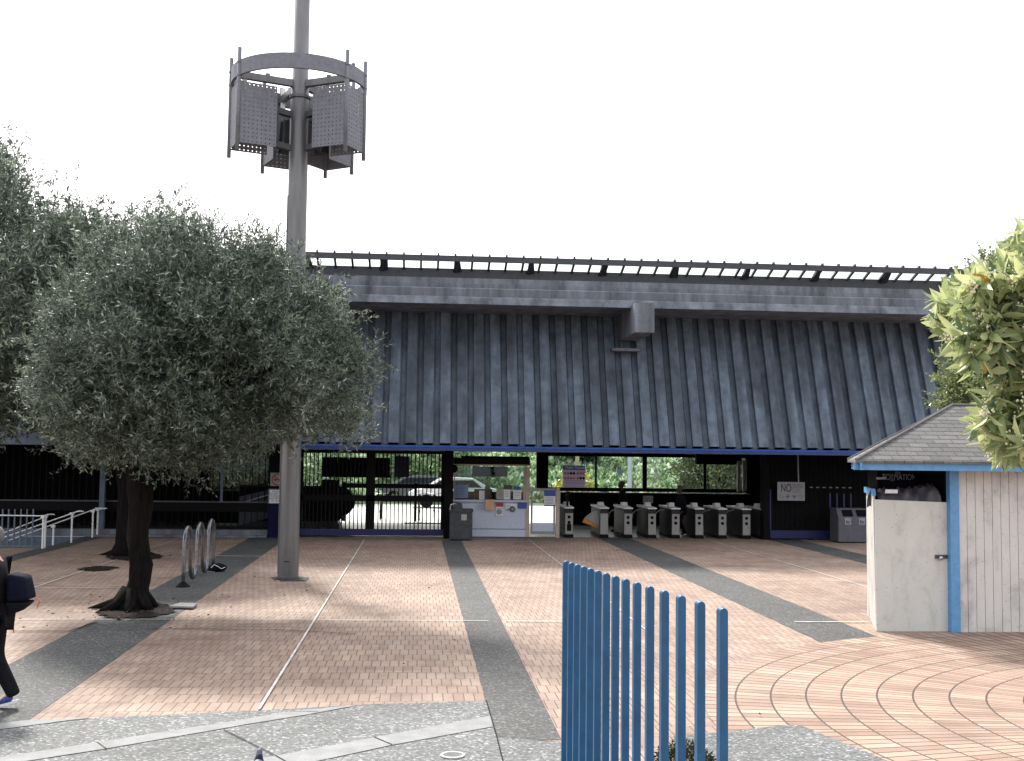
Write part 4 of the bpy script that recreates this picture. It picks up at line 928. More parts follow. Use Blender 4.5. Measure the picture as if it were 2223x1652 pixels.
for i in range(10):
    px=72-13.3*i; b=P(px-3,1190,31.1); t_=P(px,1105,31.1); mb=MB(); mb.box(b.x-.018,31.09,.01,b.x+.018,31.12,t_.z); mb.build('picket',BLUEG,gf)
mb=MB(); mb.tube([P(-70,1117,31.0),P(0,1118.5,31.0),P(96,1120,31.0),P(105,1119,31.0)],.018,6); mb.tube([P(96,1120,31.0),P(104,1116.5,31.1),P(116,1116.5,31.2),P(119,1117.5,31.2)],.016,6); mb.build('top_rail',WHITEM,gf,smooth=True)
mb=MB(); c=P(40,1190,31.1); mb.box(-16,31.08,.02,c.x+.6,31.12,.06); mb.build('bottom_rail',BLUEG,gf)

# ================================================================= SMALL GROUND ITEMS
q=G(982,1643); t=thing('access_cover','small round pale utility cover set in the foreground aggregate','cover',(q.x,q.y,0))
mb=MB(); mb.lathe([(.0,.016),(.085,.016),(.085,.02),(0,.02)],(q.x,q.y,0),32); mb.build('lid',AGG,t)
mb=MB(); mb.lathe([(.086,.012),(.105,.012),(.105,.022),(.086,.022)],(q.x,q.y,0),32); mb.build('rim',LINEW,t)
q=G(213,1235); n=40; 
soil=mat('planting_soil',(.016,.013,.011),.95,9,.5)
sheet('soil_patch',[(q.x+.42*math.cos(2*math.pi*i/n)*random.uniform(.6,1.1),q.y+.6*math.sin(2*math.pi*i/n)*random.uniform(.7,1.1)) for i in range(n)],soil,.02)
for (px,py,sx_,sy_) in ((290,1328,.62,1.0),(285,1210,.7,.9)):
    q=G(px,py); sheet('soil_patch',[(q.x+sx_*math.cos(2*math.pi*i/n)*random.uniform(.75,1.1)+.1,q.y+sy_*math.sin(2*math.pi*i/n)*random.uniform(.7,1.1)) for i in range(n)],soil,.022)
q=G(398,1320); tag(MB().hexa((q.x-.2,q.y-.15,.024),(q.x+.2,q.y-.2,.024),(q.x+.18,q.y+.25,.024),(q.x-.12,q.y+.3,.024),(0,0,.03)).build('loose_paver',CONCL),'pale loose paving slab lying beside the near tree root','paver')
# pigeon
q=G(556,1706); pg=thing('pigeon','grey pigeon with dark neck seen from behind at the bottom edge','pigeon',tuple(q))
s_=.92
prof=[((0,-.10,.05),.012),((0,-.04,.09),.035),((0,.02,.12),.058),((0,.08,.145),.06),((0,.125,.18),.038),((0,.14,.215),.027),((0,.15,.245),.026),((0,.165,.262),.02),((0,.185,.268),.006)]
mb=MB(); mb.tube([q+V(p)*s_ for p,_ in prof],[r*s_ for _,r in prof],14); mb.build('body',mat('pigeon_grey',(.09,.095,.14),.6,30,.4),pg,smooth=True)
mb=MB(); mb.tube([q+V((0,.115,.17))*s_,q+V((0,.132,.195))*s_,q+V((0,.142,.225))*s_],[.047*s_,.035*s_,.028*s_],14); mb.build('neck_feathers',mat('pigeon_neck',(.012,.014,.03),.35,30,.4),pg,smooth=True)
for sx_ in (-1,1):
    mb=MB(); mb.ball(q+V((sx_*.045,.03,.125))*s_,.05*s_,.45,1.9,.75,12); mb.build('wing',mat('pigeon_wing',(.16,.165,.2),.6,30,.4),pg,smooth=True)
    mb=MB(); mb.tube([q+V((sx_*.025,.04,.07)),q+V((sx_*.025,.045,.01))],.005,5); mb.tube([q+V((sx_*.025,.02,.008)),q+V((sx_*.025,.08,.008))],.004,5); mb.build('leg',mat('pigeon_leg',(.3,.08,.07),.6,9,.1),pg)
# ================================================================= BACKGROUND BEHIND THE STATION
def scatter_leaves(name,pts,m,parent,L,Wd,up=.5):
    pts=np.asarray(pts); n=len(pts); D=rng.normal(size=(n,3)); D[:,2]+=up; D[:,1]-=.3
    return leaves(name,pts,D,L*rng.uniform(.7,1.3,n),Wd*rng.uniform(.7,1.3,n),m,parent)
# hillside
mb=MB(); NX,NYY=60,30; vs=[];fs=[]
def hz(x,y):
    u=max(0,min(1,(y-60)/28)); b_=.25+5.5*u**1.2*(1.0+.25*math.sin(x*.13+1)); 
    return b_*max(0,min(1,(y-58)/4)) +.25*math.sin(x*.7+y*.5)*u
for i in range(NX+1):
    for j in range(NYY+1):
        x=-60+130*i/NX; y=58+70*j/NYY; vs.append((x,y,hz(x,y)-.03))
for i in range(NX):
    for j in range(NYY): k=i*(NYY+1)+j; fs.append((k,k+NYY+1,k+NYY+2,k+1))
mb.add(vs,fs); tag(mb.build('hillside',mat('hill_soil',(.05,.09,.035),.9,2,.4),smooth=True),kind='structure')
iv=bpy.data.objects.new('ivy',None); 
pts=[]
for _ in range(42000):
    x=random.uniform(-9,27); y=random.triangular(59.5,86,62); 
    pts.append((x,y,hz(x,y)+random.uniform(0,.35)+.25*math.sin(x*1.7)*math.sin(y*1.3)))
dummy=bpy.data.objects.new('zero',None)
class Z: location=V((0,0,0)); parent=None
def leaves_top(name,pts,m,L,W,up,label,kind=None,cat=None):
    pr=bpy.data.objects.new('tmp',None); COL.objects.link(pr)
    o=scatter_leaves(name,pts,m,pr,L,W,up); o.parent=None; bpy.data.objects.remove(pr)
    return tag(o,label,cat,None,kind)
leaves_top('ivy',pts,IVY,.34,.26,1.0,'bright green ivy covering the hillside behind the windows','stuff','ivy')
def shrub(name,label,c,r,m,n,L,W,group=None,trunk=True,cat='shrub'):
    t=thing(name,label,cat,(c[0],c[1],0),group)
    u=rng.normal(size=(n,3)); u/=np.linalg.norm(u,axis=1)[:,None]; rad=rng.uniform(.35,1,n)**.5
    lump=1+.18*np.sin(u[:,0]*7+c[0])*np.sin(u[:,2]*6)+.12*np.sin(u[:,1]*11)
    pts=np.array(c)+u*rad[:,None]*lump[:,None]*np.array(r)
    pts=pts[pts[:,2]>.05]; k=len(pts); D=rng.normal(size=(k,3))+.6*(pts-np.array(c))/np.array(r)
    leaves('crown',pts,D,L*rng.uniform(.7,1.3,k),W*rng.uniform(.7,1.3,k),m,t)
    mb=MB(); 
    for i in range(4): a=i*1.7; mb.tube([(c[0]+.1*math.cos(a),c[1]+.1*math.sin(a),0),(c[0]+.5*r[0]*math.cos(a),c[1]+.4*r[1]*math.sin(a),c[2]+.3*r[2])],[.08,.03],6)
    mb.build('trunk',BARK,t); return t
def at(px,py,Y): return P(px,py,Y)
c=at(1545,1035,56); shrub('bush','big dark green bush behind the right hand windows',(c.x,56,1.6),(1.9,1.5,2.0),BUSHD,9000,.16,.09,'bushes behind the station windows')
c=at(1592,1035,57); shrub('bush','lighter bush at the right end of the window band',(c.x,57,1.4),(1.1,1.2,1.9),SMALLL,4500,.15,.08,'bushes behind the station windows')
c=at(1495,1040,58); shrub('bush','yellow green bush edge left of the big dark bush',(c.x,58,1.0),(.8,1.0,1.6),IVY,2600,.14,.08,'bushes behind the station windows')
c=at(1240,1040,58); shrub('bush','yellow flowering bush behind the public notice sign',(c.x+.2,58,.7),(1.0,1,1.1),leafmat('yellow_leaf',[(0,(.12,.16,.03)),(1,(.6,.55,.08))]),2200,.14,.1,'bushes behind the station windows')
c=at(1345,995,78); shrub('tree','dark hedge of trees above the ivy slope behind windows',(c.x+.5,84,6.6),(4.5,3,2.3),BUSHD,9000,.3,.2,'trees beyond the station',cat='tree')
c=at(1225,1000,74); shrub('tree','dark tree on the slope behind the first window',(c.x,70,3.8),(2.0,1.6,1.5),BUSHD,5000,.25,.15,'trees beyond the station',cat='tree')
c=at(920,1000,70); shrub('tree','green tree seen through the barred gate beside the booth',(c.x,64,3.0),(3.4,2,2.2),IVY,7000,.25,.15,'trees beyond the station',cat='tree')
c=at(690,1010,60); shrub('tree','pale green tree seen through bars beside the light pole',(c.x,60,2.2),(2.2,2,1.9),IVY,4500,.22,.14,'trees beyond the station',cat='tree')
c=at(530,1030,56); shrub('tree','dim green tree seen through the barred screen left of the column',(c.x,56,1.6),(2.8,2,1.8),BUSHD,6000,.2,.12,'trees beyond the station',cat='tree')
c=at(780,1060,60); shrub('hedge','low hedge behind the parked cars seen through the gate',(c.x,66.5,.6),(7,1,1.1),BUSHD,8000,.2,.14,cat='hedge')
# retaining wall and overpass
ov=thing('overpass','pale concrete overpass with a dark gap beyond the ivy slope','overpass',(20,96,0)); a=at(1432,1001,96); b=at(1520,1012,96)
mb=MB(); mb.box(a.x-8,96,b.z-.1,b.x+22,98,a.z+.6); mb.build('deck',CONCL,ov); mb=MB(); mb.box(a.x-3,97,0,b.x+22,97.5,b.z-.5); mb.build('abutment',mat('abut_grey',(.25,.28,.31),.8,4,.2),ov)
# street lamps behind
for px,m_,lab,Y in ((1366,mat('pole_bluegrey',(.42,.48,.58),.5,5,.1),'pale blue grey lamp post in the middle rear window',57.5),(1252,mat('pole_sand',(.42,.42,.3),.6,5,.2),'sand coloured utility pole behind the first rear window',60)):
    x=xs(px,Y); t=thing('lamp_post',lab,'lamp post',(x,Y,0),'posts beyond the station'); mb=MB(); mb.tube([(x,Y,0),(x+.05,Y,7.5)],[.12,.09],12); mb.build('pole',m_,t,smooth=True)
    mb=MB(); mb.tube([(x,Y,7.4),(x+.6,Y,7.7),(x+1.2,Y,7.7)],.04,6); mb.box(x+1.1,Y-.1,7.62,x+1.6,Y+.1,7.75); mb.build('lamp_head',DARKST,t)
x=xs(1345,60); t=thing('road_sign','small grey back of a road sign among the ivy','sign',(x,60,0)); mb=MB(); mb.tube([(x+.1,60,0),(x+.1,60,2)],.03,6); mb.build('post',STEEL,t); a=at(1340,1018,60); mb=MB(); mb.box(a.x,59.93,a.z-.33,a.x+.25,59.95,a.z); mb.build('plate',BLUEG,t)
# parked cars
def car(x,y,label,m):
    t=thing('parked_car',label,'car',(x,y,0),'cars parked beyond the station')
    pr=[(-2.2,.35),(-2.25,.75),(-2.0,.85),(-1.5,.95),(-.8,1.4),(0,1.48),(.9,1.44),(1.6,1.02),(2.1,.9),(2.2,.6),(2.15,.3)]
    mb=MB(); mb.prism([(x+a,y-.85,b) for a,b in pr],(0,1.7,0)); mb.build('body',m,t,bevel=.05,smooth=False)
    mb=MB(); mb.prism([(x-1.25,y-.87,1.0),(x-.72,y-.87,1.33),(x+.85,y-.87,1.36),(x+1.3,y-.87,1.0)],(0,1.74,0)); mb.build('window',CARGLASS,t)
    for dx in (-1.4,1.4):
        mb=MB(); k=20; mb.prism([(x+dx+.33*math.cos(2*math.pi*i/k),y-.9,.33+.33*math.sin(2*math.pi*i/k)) for i in range(k)],(0,.2,0)); mb.build('wheel',RUBBER,t)
    mb=MB(); mb.box(x-2.27,y-.7,.6,x-2.2,y-.4,.72); mb.box(x-2.27,y+.4,.6,x-2.2,y+.7,.72); mb.build('headlight',WHITEM,t)
    mb=MB(); mb.box(x+2.12,y-.75,.65,x+2.22,y-.45,.8); mb.build('tail_light',RED,t)
car(xs(988,56),56,'white parked car seen through the bars nearest the booth',CARW)
car(xs(912,61),61,'dark grey parked car partly behind the white one, further left',mat('grey_car_paint',(.10,.11,.12),.25,3,.05))

# ================================================================= PEOPLE
def skinned(name,pts,edges,rad,m,parent,sub=2):
    me=bpy.data.meshes.new(name); off=parent_world(parent)
    me.from_pydata([tuple(V(p)-off) for p in pts],edges,[]); o=bpy.data.objects.new(name,me); COL.objects.link(o)
    md=o.modifiers.new('s','SKIN'); md.use_smooth_shade=True
    for i,r in enumerate(rad):
        rr_=r if isinstance(r,tuple) else (r,r); me.skin_vertices[0].data[i].radius=rr_
        me.skin_vertices[0].data[i].use_root=(i==0)
    s=o.modifiers.new('b','SUBSURF'); s.levels=sub; s.render_levels=sub
    dg=bpy.context.evaluated_depsgraph_get(); nm=bpy.data.meshes.new_from_object(o.evaluated_get(dg)); bpy.data.objects.remove(o)
    nm.name=name; nm.materials.clear(); nm.materials.append(m); q=bpy.data.objects.new(name,nm); COL.objects.link(q); q.parent=parent; return q
def human(label,loc,yaw,h,jacket,trouser,shoe,hairm,stride=.22,SKIN=SKIN):
    t=thing('person',label,'person',loc); k=h/1.75; cy,sy=math.cos(yaw),math.sin(yaw); L0=V(loc)
    def T(x,y,z): x*=k;y*=k;z*=k; return L0+V((x*cy-y*sy,x*sy+y*cy,z))    # y forward
    s=stride
    # left leg forward, right leg back with the heel lifted
    J=dict(pel=(0,0,.95),sp=(0,.01,1.12),ch=(0,.02,1.32),nk=(0,.02,1.47),hb=(0,.035,1.56),hd=(0,.05,1.65),ht=(0,.04,1.71),
      lh=(-.1,0,.92),lk=(-.1,s*.75,.52),la=(-.1,s*1.1,.10),lt=(-.1,s*1.1+.17,.035),
      rh=(.1,0,.92),rk=(.1,s*.05,.5),ra=(.1,-s*1.15,.16),rt=(.1,-s*1.15+.14,.045),
      la2=(-.1,s*1.145,.055),ra2=(.1,-s*1.27,.115),ls=(-.19,.01,1.40),le=(-.24,-.06,1.13),lw=(-.23,.06,.9),rs=(.19,.01,1.40),re=(.24,.05,1.13),rw=(.22,.24,1.0))
    def go(keys,ed,rad,name,m): 
        idx={q:i for i,q in enumerate(keys)}; return skinned(name,[T(*J[q]) for q in keys],[(idx[a],idx[b]) for a,b in ed],[tuple(x*k for x in r) if isinstance(r,tuple) else r*k for r in rad],m,t)
    # continuous body
    go(['pel','sp','ch','nk','hb','hd','ht','lh','lk','la','lt','rh','rk','ra','rt','ls','le','lw','rs','re','rw'],
       [('pel','sp'),('sp','ch'),('ch','nk'),('nk','hb'),('hb','hd'),('hd','ht'),('pel','lh'),('lh','lk'),('lk','la'),('la','lt'),('pel','rh'),('rh','rk'),('rk','ra'),('ra','rt'),('ch','ls'),('ls','le'),('le','lw'),('ch','rs'),('rs','re'),('re','rw')],
       [.13,.12,.13,.052,.06,.085,.065,.08,.055,.038,.03,.08,.055,.038,.03,.055,.042,.028,.055,.042,.028],'body',SKIN)
    go(['pel','sp','ch','nk','ls','le','lw','rs','re','rw'],[('pel','sp'),('sp','ch'),('ch','nk'),('ch','ls'),('ls','le'),('le','lw'),('ch','rs'),('rs','re'),('re','rw')],
       [(.17,.17),(.16,.16),(.185,.16),.085,.085,.068,.05,.085,.068,.05],'jacket',jacket)
    go(['pel','lh','lk','la','la2','rh','rk','ra','ra2'],[('pel','lh'),('lh','lk'),('lk','la'),('la','la2'),('pel','rh'),('rh','rk'),('rk','ra'),('ra','ra2')],[.155,.11,.085,.07,.066,.11,.085,.07,.066],'trousers',trouser)
    for a,b in (('la','lt'),('ra','rt')):
        p=T(*J[a]); q=T(*J[b]); hl=p+(p-q).normalized()*.04*k; hl.z=min(p.z,q.z)+ (p.z-.08*k if a=='ra' else 0)*.6+.01
        skinned('shoe',[V((p.x,p.y,p.z-.03*k)),(V((p.x,p.y,p.z-.06*k))+q)/2,q],[(0,1),(1,2)],[.05*k,.045*k,.032*k],shoe,t)
        mb=MB(); d=(V((q.x,q.y,0))-V((p.x,p.y,0))).normalized(); n_=V((-d.y,d.x,0))*.042*k; a0=V((p.x,p.y,max(.006,p.z-.095*k)))-d*.05; b0=V((q.x,q.y,.006))+d*.04
        mb.hexa(a0-n_,b0-n_*.7,b0+n_*.7,a0+n_,(0,0,.02)); mb.build('sole',WHITEM,t)
    # hair, face, hands
    hc=T(0,.03,1.665); mb=MB(); mb.ball(hc+V((0,0,.02*k)),.105*k,.92,1,1.0,16); mb.build('hair',hairm,t,smooth=True)
    f=T(0,.14,1.63); fw=V((-sy,cy,0)); rt=V((cy,sy,0)); mb=MB(); mb.ball(f-fw*.035*k-V((0,0,.01)),.075*k,.8,.8,1.15,14); mb.ball(f+fw*.035*k-V((0,0,.015)),.018*k,1,1,1.5,8)
    for s2 in (-1,1): mb.ball(T(0,.03,1.64)+rt*s2*.095*k,.026*k,.6,.6,1.2,8)
    mb.build('face',SKIN,t,smooth=True)
    mb=MB()
    for s2 in (-1,1): mb.ball(f+rt*s2*.03*k+fw*.03*k+V((0,0,.015*k)),.011*k,1,1,.7,8)
    mb.build('eye',INK,t)
    for wk,s2 in (('lw',-1),('rw',1)):
        w=T(*J[wk]); mb=MB(); e=T(*J['le' if s2<0 else 're']); d=(w-e).normalized(); n_=d.cross(rt).normalized() if abs(d.dot(rt))<.95 else V((0,0,1)); c=w+d*.06*k
        mb.tube([w,c,c+d*.03*k],[.024*k,.036*k,.032*k],10)
        for i in range(4):
            o_=c+d*.03*k+n_*(i-1.5)*.017*k; Lf=(.055,.068,.065,.05)[i]*k; mb.tube([o_,o_+d*Lf*.5,o_+d*Lf*.85+rt*-s2*.02*k],[.009*k,.0085*k,.007*k],7)
        o_=c-d*.02*k+n_*-.034*k; mb.tube([o_,o_-n_*.02*k+d*.03*k,o_-n_*.015*k+d*.055*k],[.011*k,.01*k,.008*k],7)
        mb.build('hand',SKIN,t,smooth=True)
    return t,T,k
pl=G(-22,1543)
pe,T,k=human('person in black jacket and black trousers walking off at the left edge',(pl.x,pl.y,0),R(90),1.80,CLOTH,CLOTH,mat('shoe_blue',(.03,.05,.22),.6,20,.5),mat('hair_grey',(.10,.10,.11),.7,40,.3),stride=.15)
# shoulder bag
q=T(0,-.28,1.12); bgp=thing('backpack','black backpack with orange cords worn by the person at the left edge','backpack',tuple(q))
mb=MB(); mb.add([T(-.15,-.15,1.06),T(.16,-.15,1.06),T(.15,-.36,1.07),T(-.14,-.36,1.07),T(-.13,-.14,1.33),T(.14,-.14,1.33),T(.13,-.31,1.30),T(-.12,-.31,1.30)],[(0,3,2,1),(4,5,6,7),(0,1,5,4),(1,2,6,5),(2,3,7,6),(3,0,4,7)]); mb.build('bag_body',CLOTHB,bgp,smooth=True,bevel=.04)
mb=MB(); mb.add([T(-.12,-.12,.93),T(.13,-.12,.93),T(.12,-.25,.95),T(-.1,-.25,.95),T(-.13,-.14,1.06),T(.14,-.14,1.06),T(.13,-.36,1.05),T(-.12,-.36,1.05)],[(0,3,2,1),(4,5,6,7),(0,1,5,4),(1,2,6,5),(2,3,7,6),(3,0,4,7)]); mb.build('lower_pouch',CLOTH,bgp,smooth=True,bevel=.03)
orc=mat('cord_orange',(.6,.12,.05),.5,9,.2)
mb=MB(); mb.tube([T(.13,-.34,1.07),T(.14,-.39,1.03),T(.14,-.36,.97)],.007,5); mb.tube([T(.16,-.14,.96),T(.17,-.13,.85),T(.17,-.135,.72)],.006,5); mb.build('cord',orc,bgp)
mb=MB(); mb.tube([T(.15,-.26,1.06),T(.16,-.15,.96),T(.17,-.05,.9)],.01,5); mb.build('strap',mat('strap_tan',(.3,.2,.12),.7,9,.3),bgp)
human('dark figure walking behind the third fare gate',(xs(1352,38.6),38.6,0),R(70),1.72,CLOTH,CLOTH,RUBBER,HAIR,SKIN=SKIN_SHADE)
human('tall dark figure passing through the middle fare gates',(xs(1478,36.7),36.7,0),R(100),1.64,CLOTH,CLOTH,RUBBER,HAIR,stride=.15,SKIN=SKIN_SHADE)

# ================================================================= TREES
def inpoly(x,y,poly):
    c=False; n=len(poly); j=n-1
    for i in range(n):
        xi,yi=poly[i]; xj,yj=poly[j]
        if (yi>y)!=(yj>y) and x<(xj-xi)*(y-yi)/(yj-yi)+xi: c=not c
        j=i
    return c
def edged(x,y,poly):
    d=1e9; n=len(poly)
    for i in range(n):
        ax,ay=poly[i]; bx,by=poly[(i+1)%n]; vx,vy=bx-ax,by-ay; L=vx*vx+vy*vy+1e-9
        t=max(0,min(1,((x-ax)*vx+(y-ay)*vy)/L)); d=min(d,math.hypot(x-ax-t*vx,y-ay-t*vy))
    return d
def crown(root,poly,Y,depth,nclump,twigs,lpt,m,tl=.34,L=.095,Wd=.022,cr=.3,branch_from=None,bias=0.):
    xs_=[p[0] for p in poly]; ys_=[p[1] for p in poly]; cl=[]
    lobes=[]
    while len(lobes)<max(8,nclump//17):
        x=random.uniform(min(xs_),max(xs_)); y=random.uniform(min(ys_),max(ys_))
        if inpoly(x,y,poly) and edged(x,y,poly)>18: lobes.append((x,y,random.uniform(-1,1)))
    while len(cl)<nclump:
        ld_=None
        if random.random()<.74:
            lx,ly,ld_=random.choice(lobes); x=random.gauss(lx,27); y=random.gauss(ly,23)
        else: x=random.uniform(min(xs_),max(xs_)); y=random.uniform(min(ys_),max(ys_))
        if not inpoly(x,y,poly): continue
        e=edged(x,y,poly)
        if e<9: continue
        dd=depth*min(1,math.sqrt(e/150)); dy=random.uniform(-dd,dd) if ld_ is None else ld_*dd+random.gauss(0,.28)
        if random.random()<.12: dy=-dd*random.uniform(.7,1)
        cl.append((P(x,y,Y+dy),e))
    Cs=[];Ds=[];Rn=[]; tw=MB()
    cen=sum((c for c,_ in cl),V((0,0,0)))/len(cl)
    for c,e in cl:
        tone=random.uniform(-.18,.18)
        for _ in range(twigs):
            d=V((random.gauss(0,1),random.gauss(0,1),random.gauss(.55,.9))); d=(d.normalized()+(c-cen).normalized()*.45).normalized()
            o=c+V((random.gauss(0,cr),random.gauss(0,cr),random.gauss(0,cr)))*.6
            tlen=tl*random.uniform(.6,1.3)*(1.5 if e<32 and random.random()<.4 else 1)
            if random.random()<.25: tw.add([o-V((.004,0,0)),o+V((.004,0,0)),o+d*tlen],[(0,1,2)])
            for i in range(lpt):
                u=(i+random.random())/lpt; p=o+d*tlen*u
                ld=d*.75+V((random.gauss(0,.6),random.gauss(0,.6),random.gauss(0,.6)))
                Cs.append(tuple(p)); Ds.append(tuple(ld)); Rn.append(min(1,max(0,random.random()*.75+.12+tone)))
    n=len(Cs); leaves('crown',Cs,Ds,L*rng.uniform(.7,1.3,n),Wd*rng.uniform(.8,1.25,n),m,root,Rn)
    return cl
def trunk(root,base,pts,rad,cl,nb,name='trunk',r0=.07):
    mb=MB(); P3=[V(p) for p in pts]
    # irregular trunk: displaced rings
    mb.tube(P3,rad,14)
    for i,v in enumerate(mb.v):
        v=V(v); k=1+.0; a=math.atan2(v.y-base[1],v.x-base[0]); 
        off=.028*math.sin(3*a+v.z*4)+.02*math.sin(5*a-v.z*7)
        mb.v[i]=(v.x+off*math.cos(a),v.y+off*math.sin(a),v.z)
    top=P3[-1]
    # roots
    for i in range(7):
        a=i*.9+.3; L=random.uniform(.35,.75); mb.tube([V(base)+V((.1*math.cos(a),.1*math.sin(a),.3)),V(base)+V((.28*math.cos(a),.28*math.sin(a),.1)),V(base)+V((L*math.cos(a),L*math.sin(a),-.02))],[.12,.09,.03],8)
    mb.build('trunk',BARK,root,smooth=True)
    mb=MB(); 
    for c,_ in random.sample(cl,nb):
        st_=P3[-1-random.randint(0,1)]; mid=(st_*.5+c*.5)+V((random.gauss(0,.2),random.gauss(0,.2),-.15)); r_=random.uniform(.5,1)*r0
        mb.tube([st_,st_*.75+mid*.25+V((0,0,.1)),mid,c],[r_*1.5,r_*1.1,r_*.7,r_*.25],7)
    mb.build('limb',BARK,root,smooth=True)
# front tree
tb=G(288,1322)
t1=thing('olive_tree','grey green narrow-leaved tree nearest the camera with a leaning dark trunk','tree',(tb.x,tb.y,0),'narrow leaved trees on the plaza')
poly1=[(60,800),(90,700),(150,620),(210,540),(300,490),(360,440),(430,480),(480,530),(545,515),(590,540),(640,590),(695,560),(715,610),(738,690),(765,730),(795,770),(832,785),(805,835),(782,880),(770,945),(735,962),(690,945),(650,975),(600,965),(540,985),(455,1010),(380,1020),(330,1000),(250,1010),(180,985),(130,935),(80,900)]
Yt=tb.y
cl=crown(t1,poly1,Yt,2.1,1500,13,16,OLIVE,tl=.26,L=.09,Wd=.021,cr=.27)
def trk(l,Y): return [P(x,y,Y) for x,y in l]
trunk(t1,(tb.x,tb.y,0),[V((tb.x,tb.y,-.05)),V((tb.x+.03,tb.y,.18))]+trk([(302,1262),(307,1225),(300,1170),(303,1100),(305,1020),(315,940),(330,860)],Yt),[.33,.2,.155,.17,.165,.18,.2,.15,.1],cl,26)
# rear tree
tb2=G(278,1206); Y2t=tb2.y
t2=thing('olive_tree','taller darker narrow-leaved tree standing behind the first at far left','tree',(tb2.x,tb2.y,0),'narrow leaved trees on the plaza')
poly2=[(-160,420),(-60,340),(0,340),(35,300),(60,390),(80,430),(115,395),(140,400),(150,450),(190,430),(225,480),(260,495),(290,480),(330,500),(380,520),(470,560),(560,620),(540,760),(430,920),(340,980),(250,965),(180,960),(120,935),(60,905),(0,925),(-80,900),(-160,820)]
cl=crown(t2,poly2,Y2t,3.2,1500,12,13,OLIVE,tl=.42,L=.14,Wd=.035,cr=.42)
trunk(t2,(tb2.x,tb2.y,0),[V((tb2.x,tb2.y,-.05)),V((tb2.x,tb2.y,.3))]+trk([(285,1130),(288,1070),(285,1000),(260,900),(230,800)],Y2t),[.5,.33,.34,.36,.36,.25,.15],cl,34,r0=.11)
c,dd_=None,None
# extra limbs meeting in the first fork
# small-leaved tree behind kiosk
ks=P(2120,810,20.6); t3=thing('evergreen_tree','dense small-leaved evergreen tree rising behind the kiosk roof','tree',(ks.x+.6,20.8,0))
poly3=[(2045,900),(2022,870),(2050,840),(2045,790),(2065,740),(2060,700),(2100,600),(2160,560),(2330,540),(2400,700),(2400,900)]
cl=crown(t3,poly3,20.8,1.0,420,14,14,SMALLL,tl=.2,L=.065,Wd=.036,cr=.22)
mb=MB(); mb.tube([(ks.x+.6,20.8,0),(ks.x+.6,20.8,2),(ks.x+.5,20.8,4.6)],[.16,.13,.05],10)
for c,_ in random.sample(cl,14): mb.tube([(ks.x+.6,20.8,2.4),V((ks.x+.6,20.8,3))*.5+c*.5,c],[.05,.03,.01],6)
mb.build('trunk',BARK,t3,smooth=True)
# near broad-leaved tree, right edge
NYr=5.6
t4=thing('flowering_tree','near broad-leaved tree with yellow green leaves and cream flowers at right edge','tree',(4.4,6.2,0))
poly4=[(2035,650),(2110,590),(2170,560),(2190,520),(2215,495),(2420,430),(2500,600),(2500,1000),(2240,1000),(2190,990),(2140,975),(2105,925),(2150,850),(2170,800),(2150,760),(2110,800),(2050,720),(2022,690)]
heads=[]
while len(heads)<640:
    x=random.uniform(2020,2330); y=random.uniform(440,990)
    if not inpoly(x,y,poly4): continue
    e=edged(x,y,poly4)
    if e<10: continue
    heads.append(P(x,y,NYr+random.uniform(-.5,.7)))
Cs=[];Ds=[];Rn=[]
fl=MB()
for h in heads:
    out=V((random.gauss(-.5,.5),random.gauss(-.3,.5),random.gauss(.1,.5))).normalized(); nl=random.randint(8,12)
    for i in range(nl):
        a=i*2.4; u=out.orthogonal().normalized(); w=out.cross(u); d=(u*math.cos(a)+w*math.sin(a))*1.0+out*random.uniform(.2,1.0)+V((0,0,-.25))
        Cs.append(tuple(h-out*.02*i*.3)); Ds.append(tuple(d)); Rn.append(min(.86,max(0,random.gauss(.56,.2))) if random.random()<.99 else 1.0)
    if random.random()<.55:
        for _ in range(34):
            q=h+out*.03+V((random.gauss(0,.022),random.gauss(0,.022),random.gauss(0,.022))); fl.ball(q,random.uniform(.004,.008),1,1,1,6)
n=len(Cs); leaves('crown',Cs,Ds,rng.uniform(.085,.15,n),rng.uniform(.028,.045,n),BROAD,t4,Rn,curve=.22)
fl.build('flower_cluster',FLOWER,t4)
mb=MB(); base=V((4.4,6.2,0)); mb.tube([base,base+V((0,0,1.2)),base+V((-.1,-.1,2.4)),base+V((-.2,-.2,3.6))],[.13,.11,.09,.04],10); mb.build('trunk',BARK,t4,smooth=True)
mb=MB(); 
for h in heads:
    s0=base+V((-.1,-.1,random.uniform(1.8,3.3))); mid=s0*.45+h*.55+V((0,0,random.uniform(-.05,.1))); mb.tube([s0,mid,h],[.014,.008,.004],5)
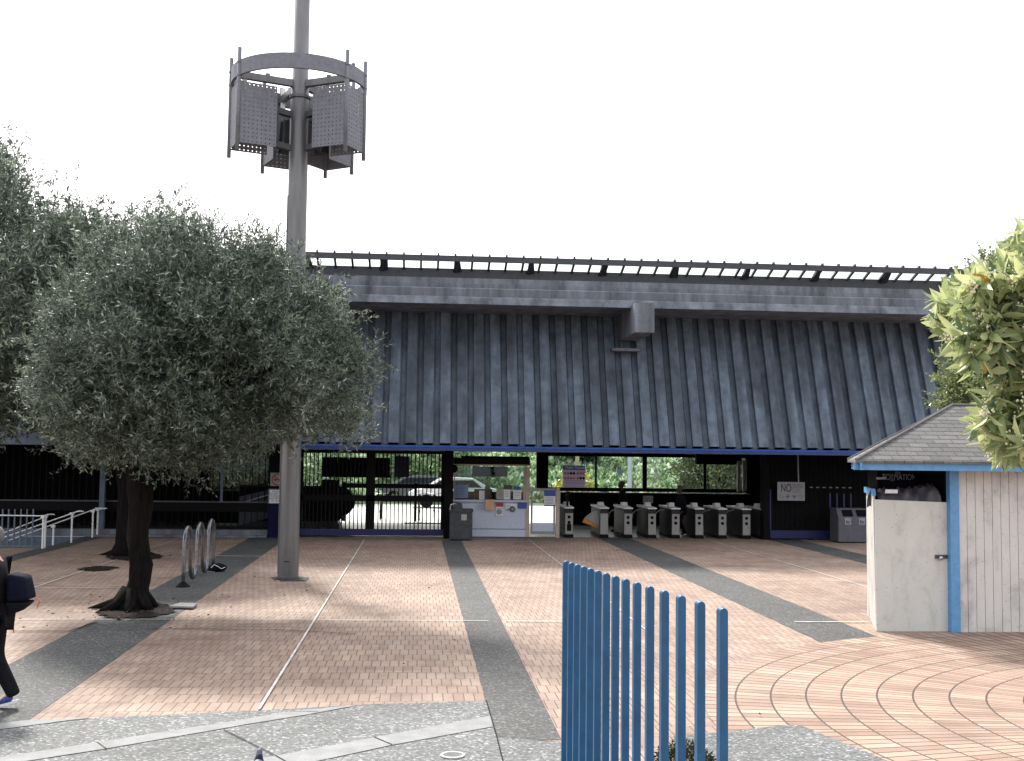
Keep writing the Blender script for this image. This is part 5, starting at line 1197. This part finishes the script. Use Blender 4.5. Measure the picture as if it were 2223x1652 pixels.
mb.build('limb',mat('twig_brown',(.09,.07,.05),.9,9,.3),t4,smooth=True)
# bare twigs against the sky
mb=MB()
for _ in range(9):
    p0=P(2260,random.uniform(470,560),NYr+.5); d=V((-1,0,random.uniform(-.1,.4))).normalized(); pts_=[p0]
    for i in range(5): d=(d+V((random.gauss(0,.2),random.gauss(0,.2),random.gauss(0,.2)))).normalized(); pts_.append(pts_[-1]+d*.045)
    mb.tube(pts_,[.003,.0025,.002,.0018,.0014,.001],4)
mb.build('bare_twig',MATS['twig_brown'],t4)
# dark low shrub behind the pickets
q=G(1500,1668); t5=thing('low_shrub','dark low shrub seen between the blue pickets at the bottom edge','shrub',(q.x,q.y,0))
n=1500; u=rng.normal(size=(n,3)); u/=np.linalg.norm(u,axis=1)[:,None]; pts=np.array([q.x-.05,q.y,.0])+u*rng.uniform(.3,1,n)[:,None]**.5*np.array([.26,.3,.22]); pts[:,2]=np.abs(pts[:,2])
leaves('crown',pts,u+rng.normal(size=(n,3))*.6,rng.uniform(.03,.06,n),rng.uniform(.012,.02,n),leafmat('shrub_dark',[(0,(.008,.012,.006)),(1,(.04,.05,.02))],.1,.8),t5)
mb=MB(); mb.tube([(q.x,q.y,0),(q.x,q.y,.12)],[.02,.01],6); mb.build('trunk',BARK,t5)

# fallen leaves
pts=[]
for cx_,cy_,n_,sp_ in ((tb.x,tb.y,170,.7),(tb2.x,tb2.y,90,.8),(PXm,PYm,16,1.2),(2.2,14.5,24,4)):
    for _ in range(n_): pts.append((random.gauss(cx_,sp_),random.gauss(cy_,sp_*1.3),.03))
pr=bpy.data.objects.new('tmp',None); COL.objects.link(pr); n=len(pts); D=rng.normal(size=(n,3)); D[:,2]*=.08
o=leaves('fallen_leaves',pts,D,rng.uniform(.03,.08,n),rng.uniform(.015,.03,n),leafmat('dry_leaf',[(0,(.03,.02,.012)),(1,(.16,.11,.06))],.1,.7),pr); o.parent=None; bpy.data.objects.remove(pr)
tag(o,'brown fallen leaves scattered on the paving under the trees','leaf litter',None,'stuff')
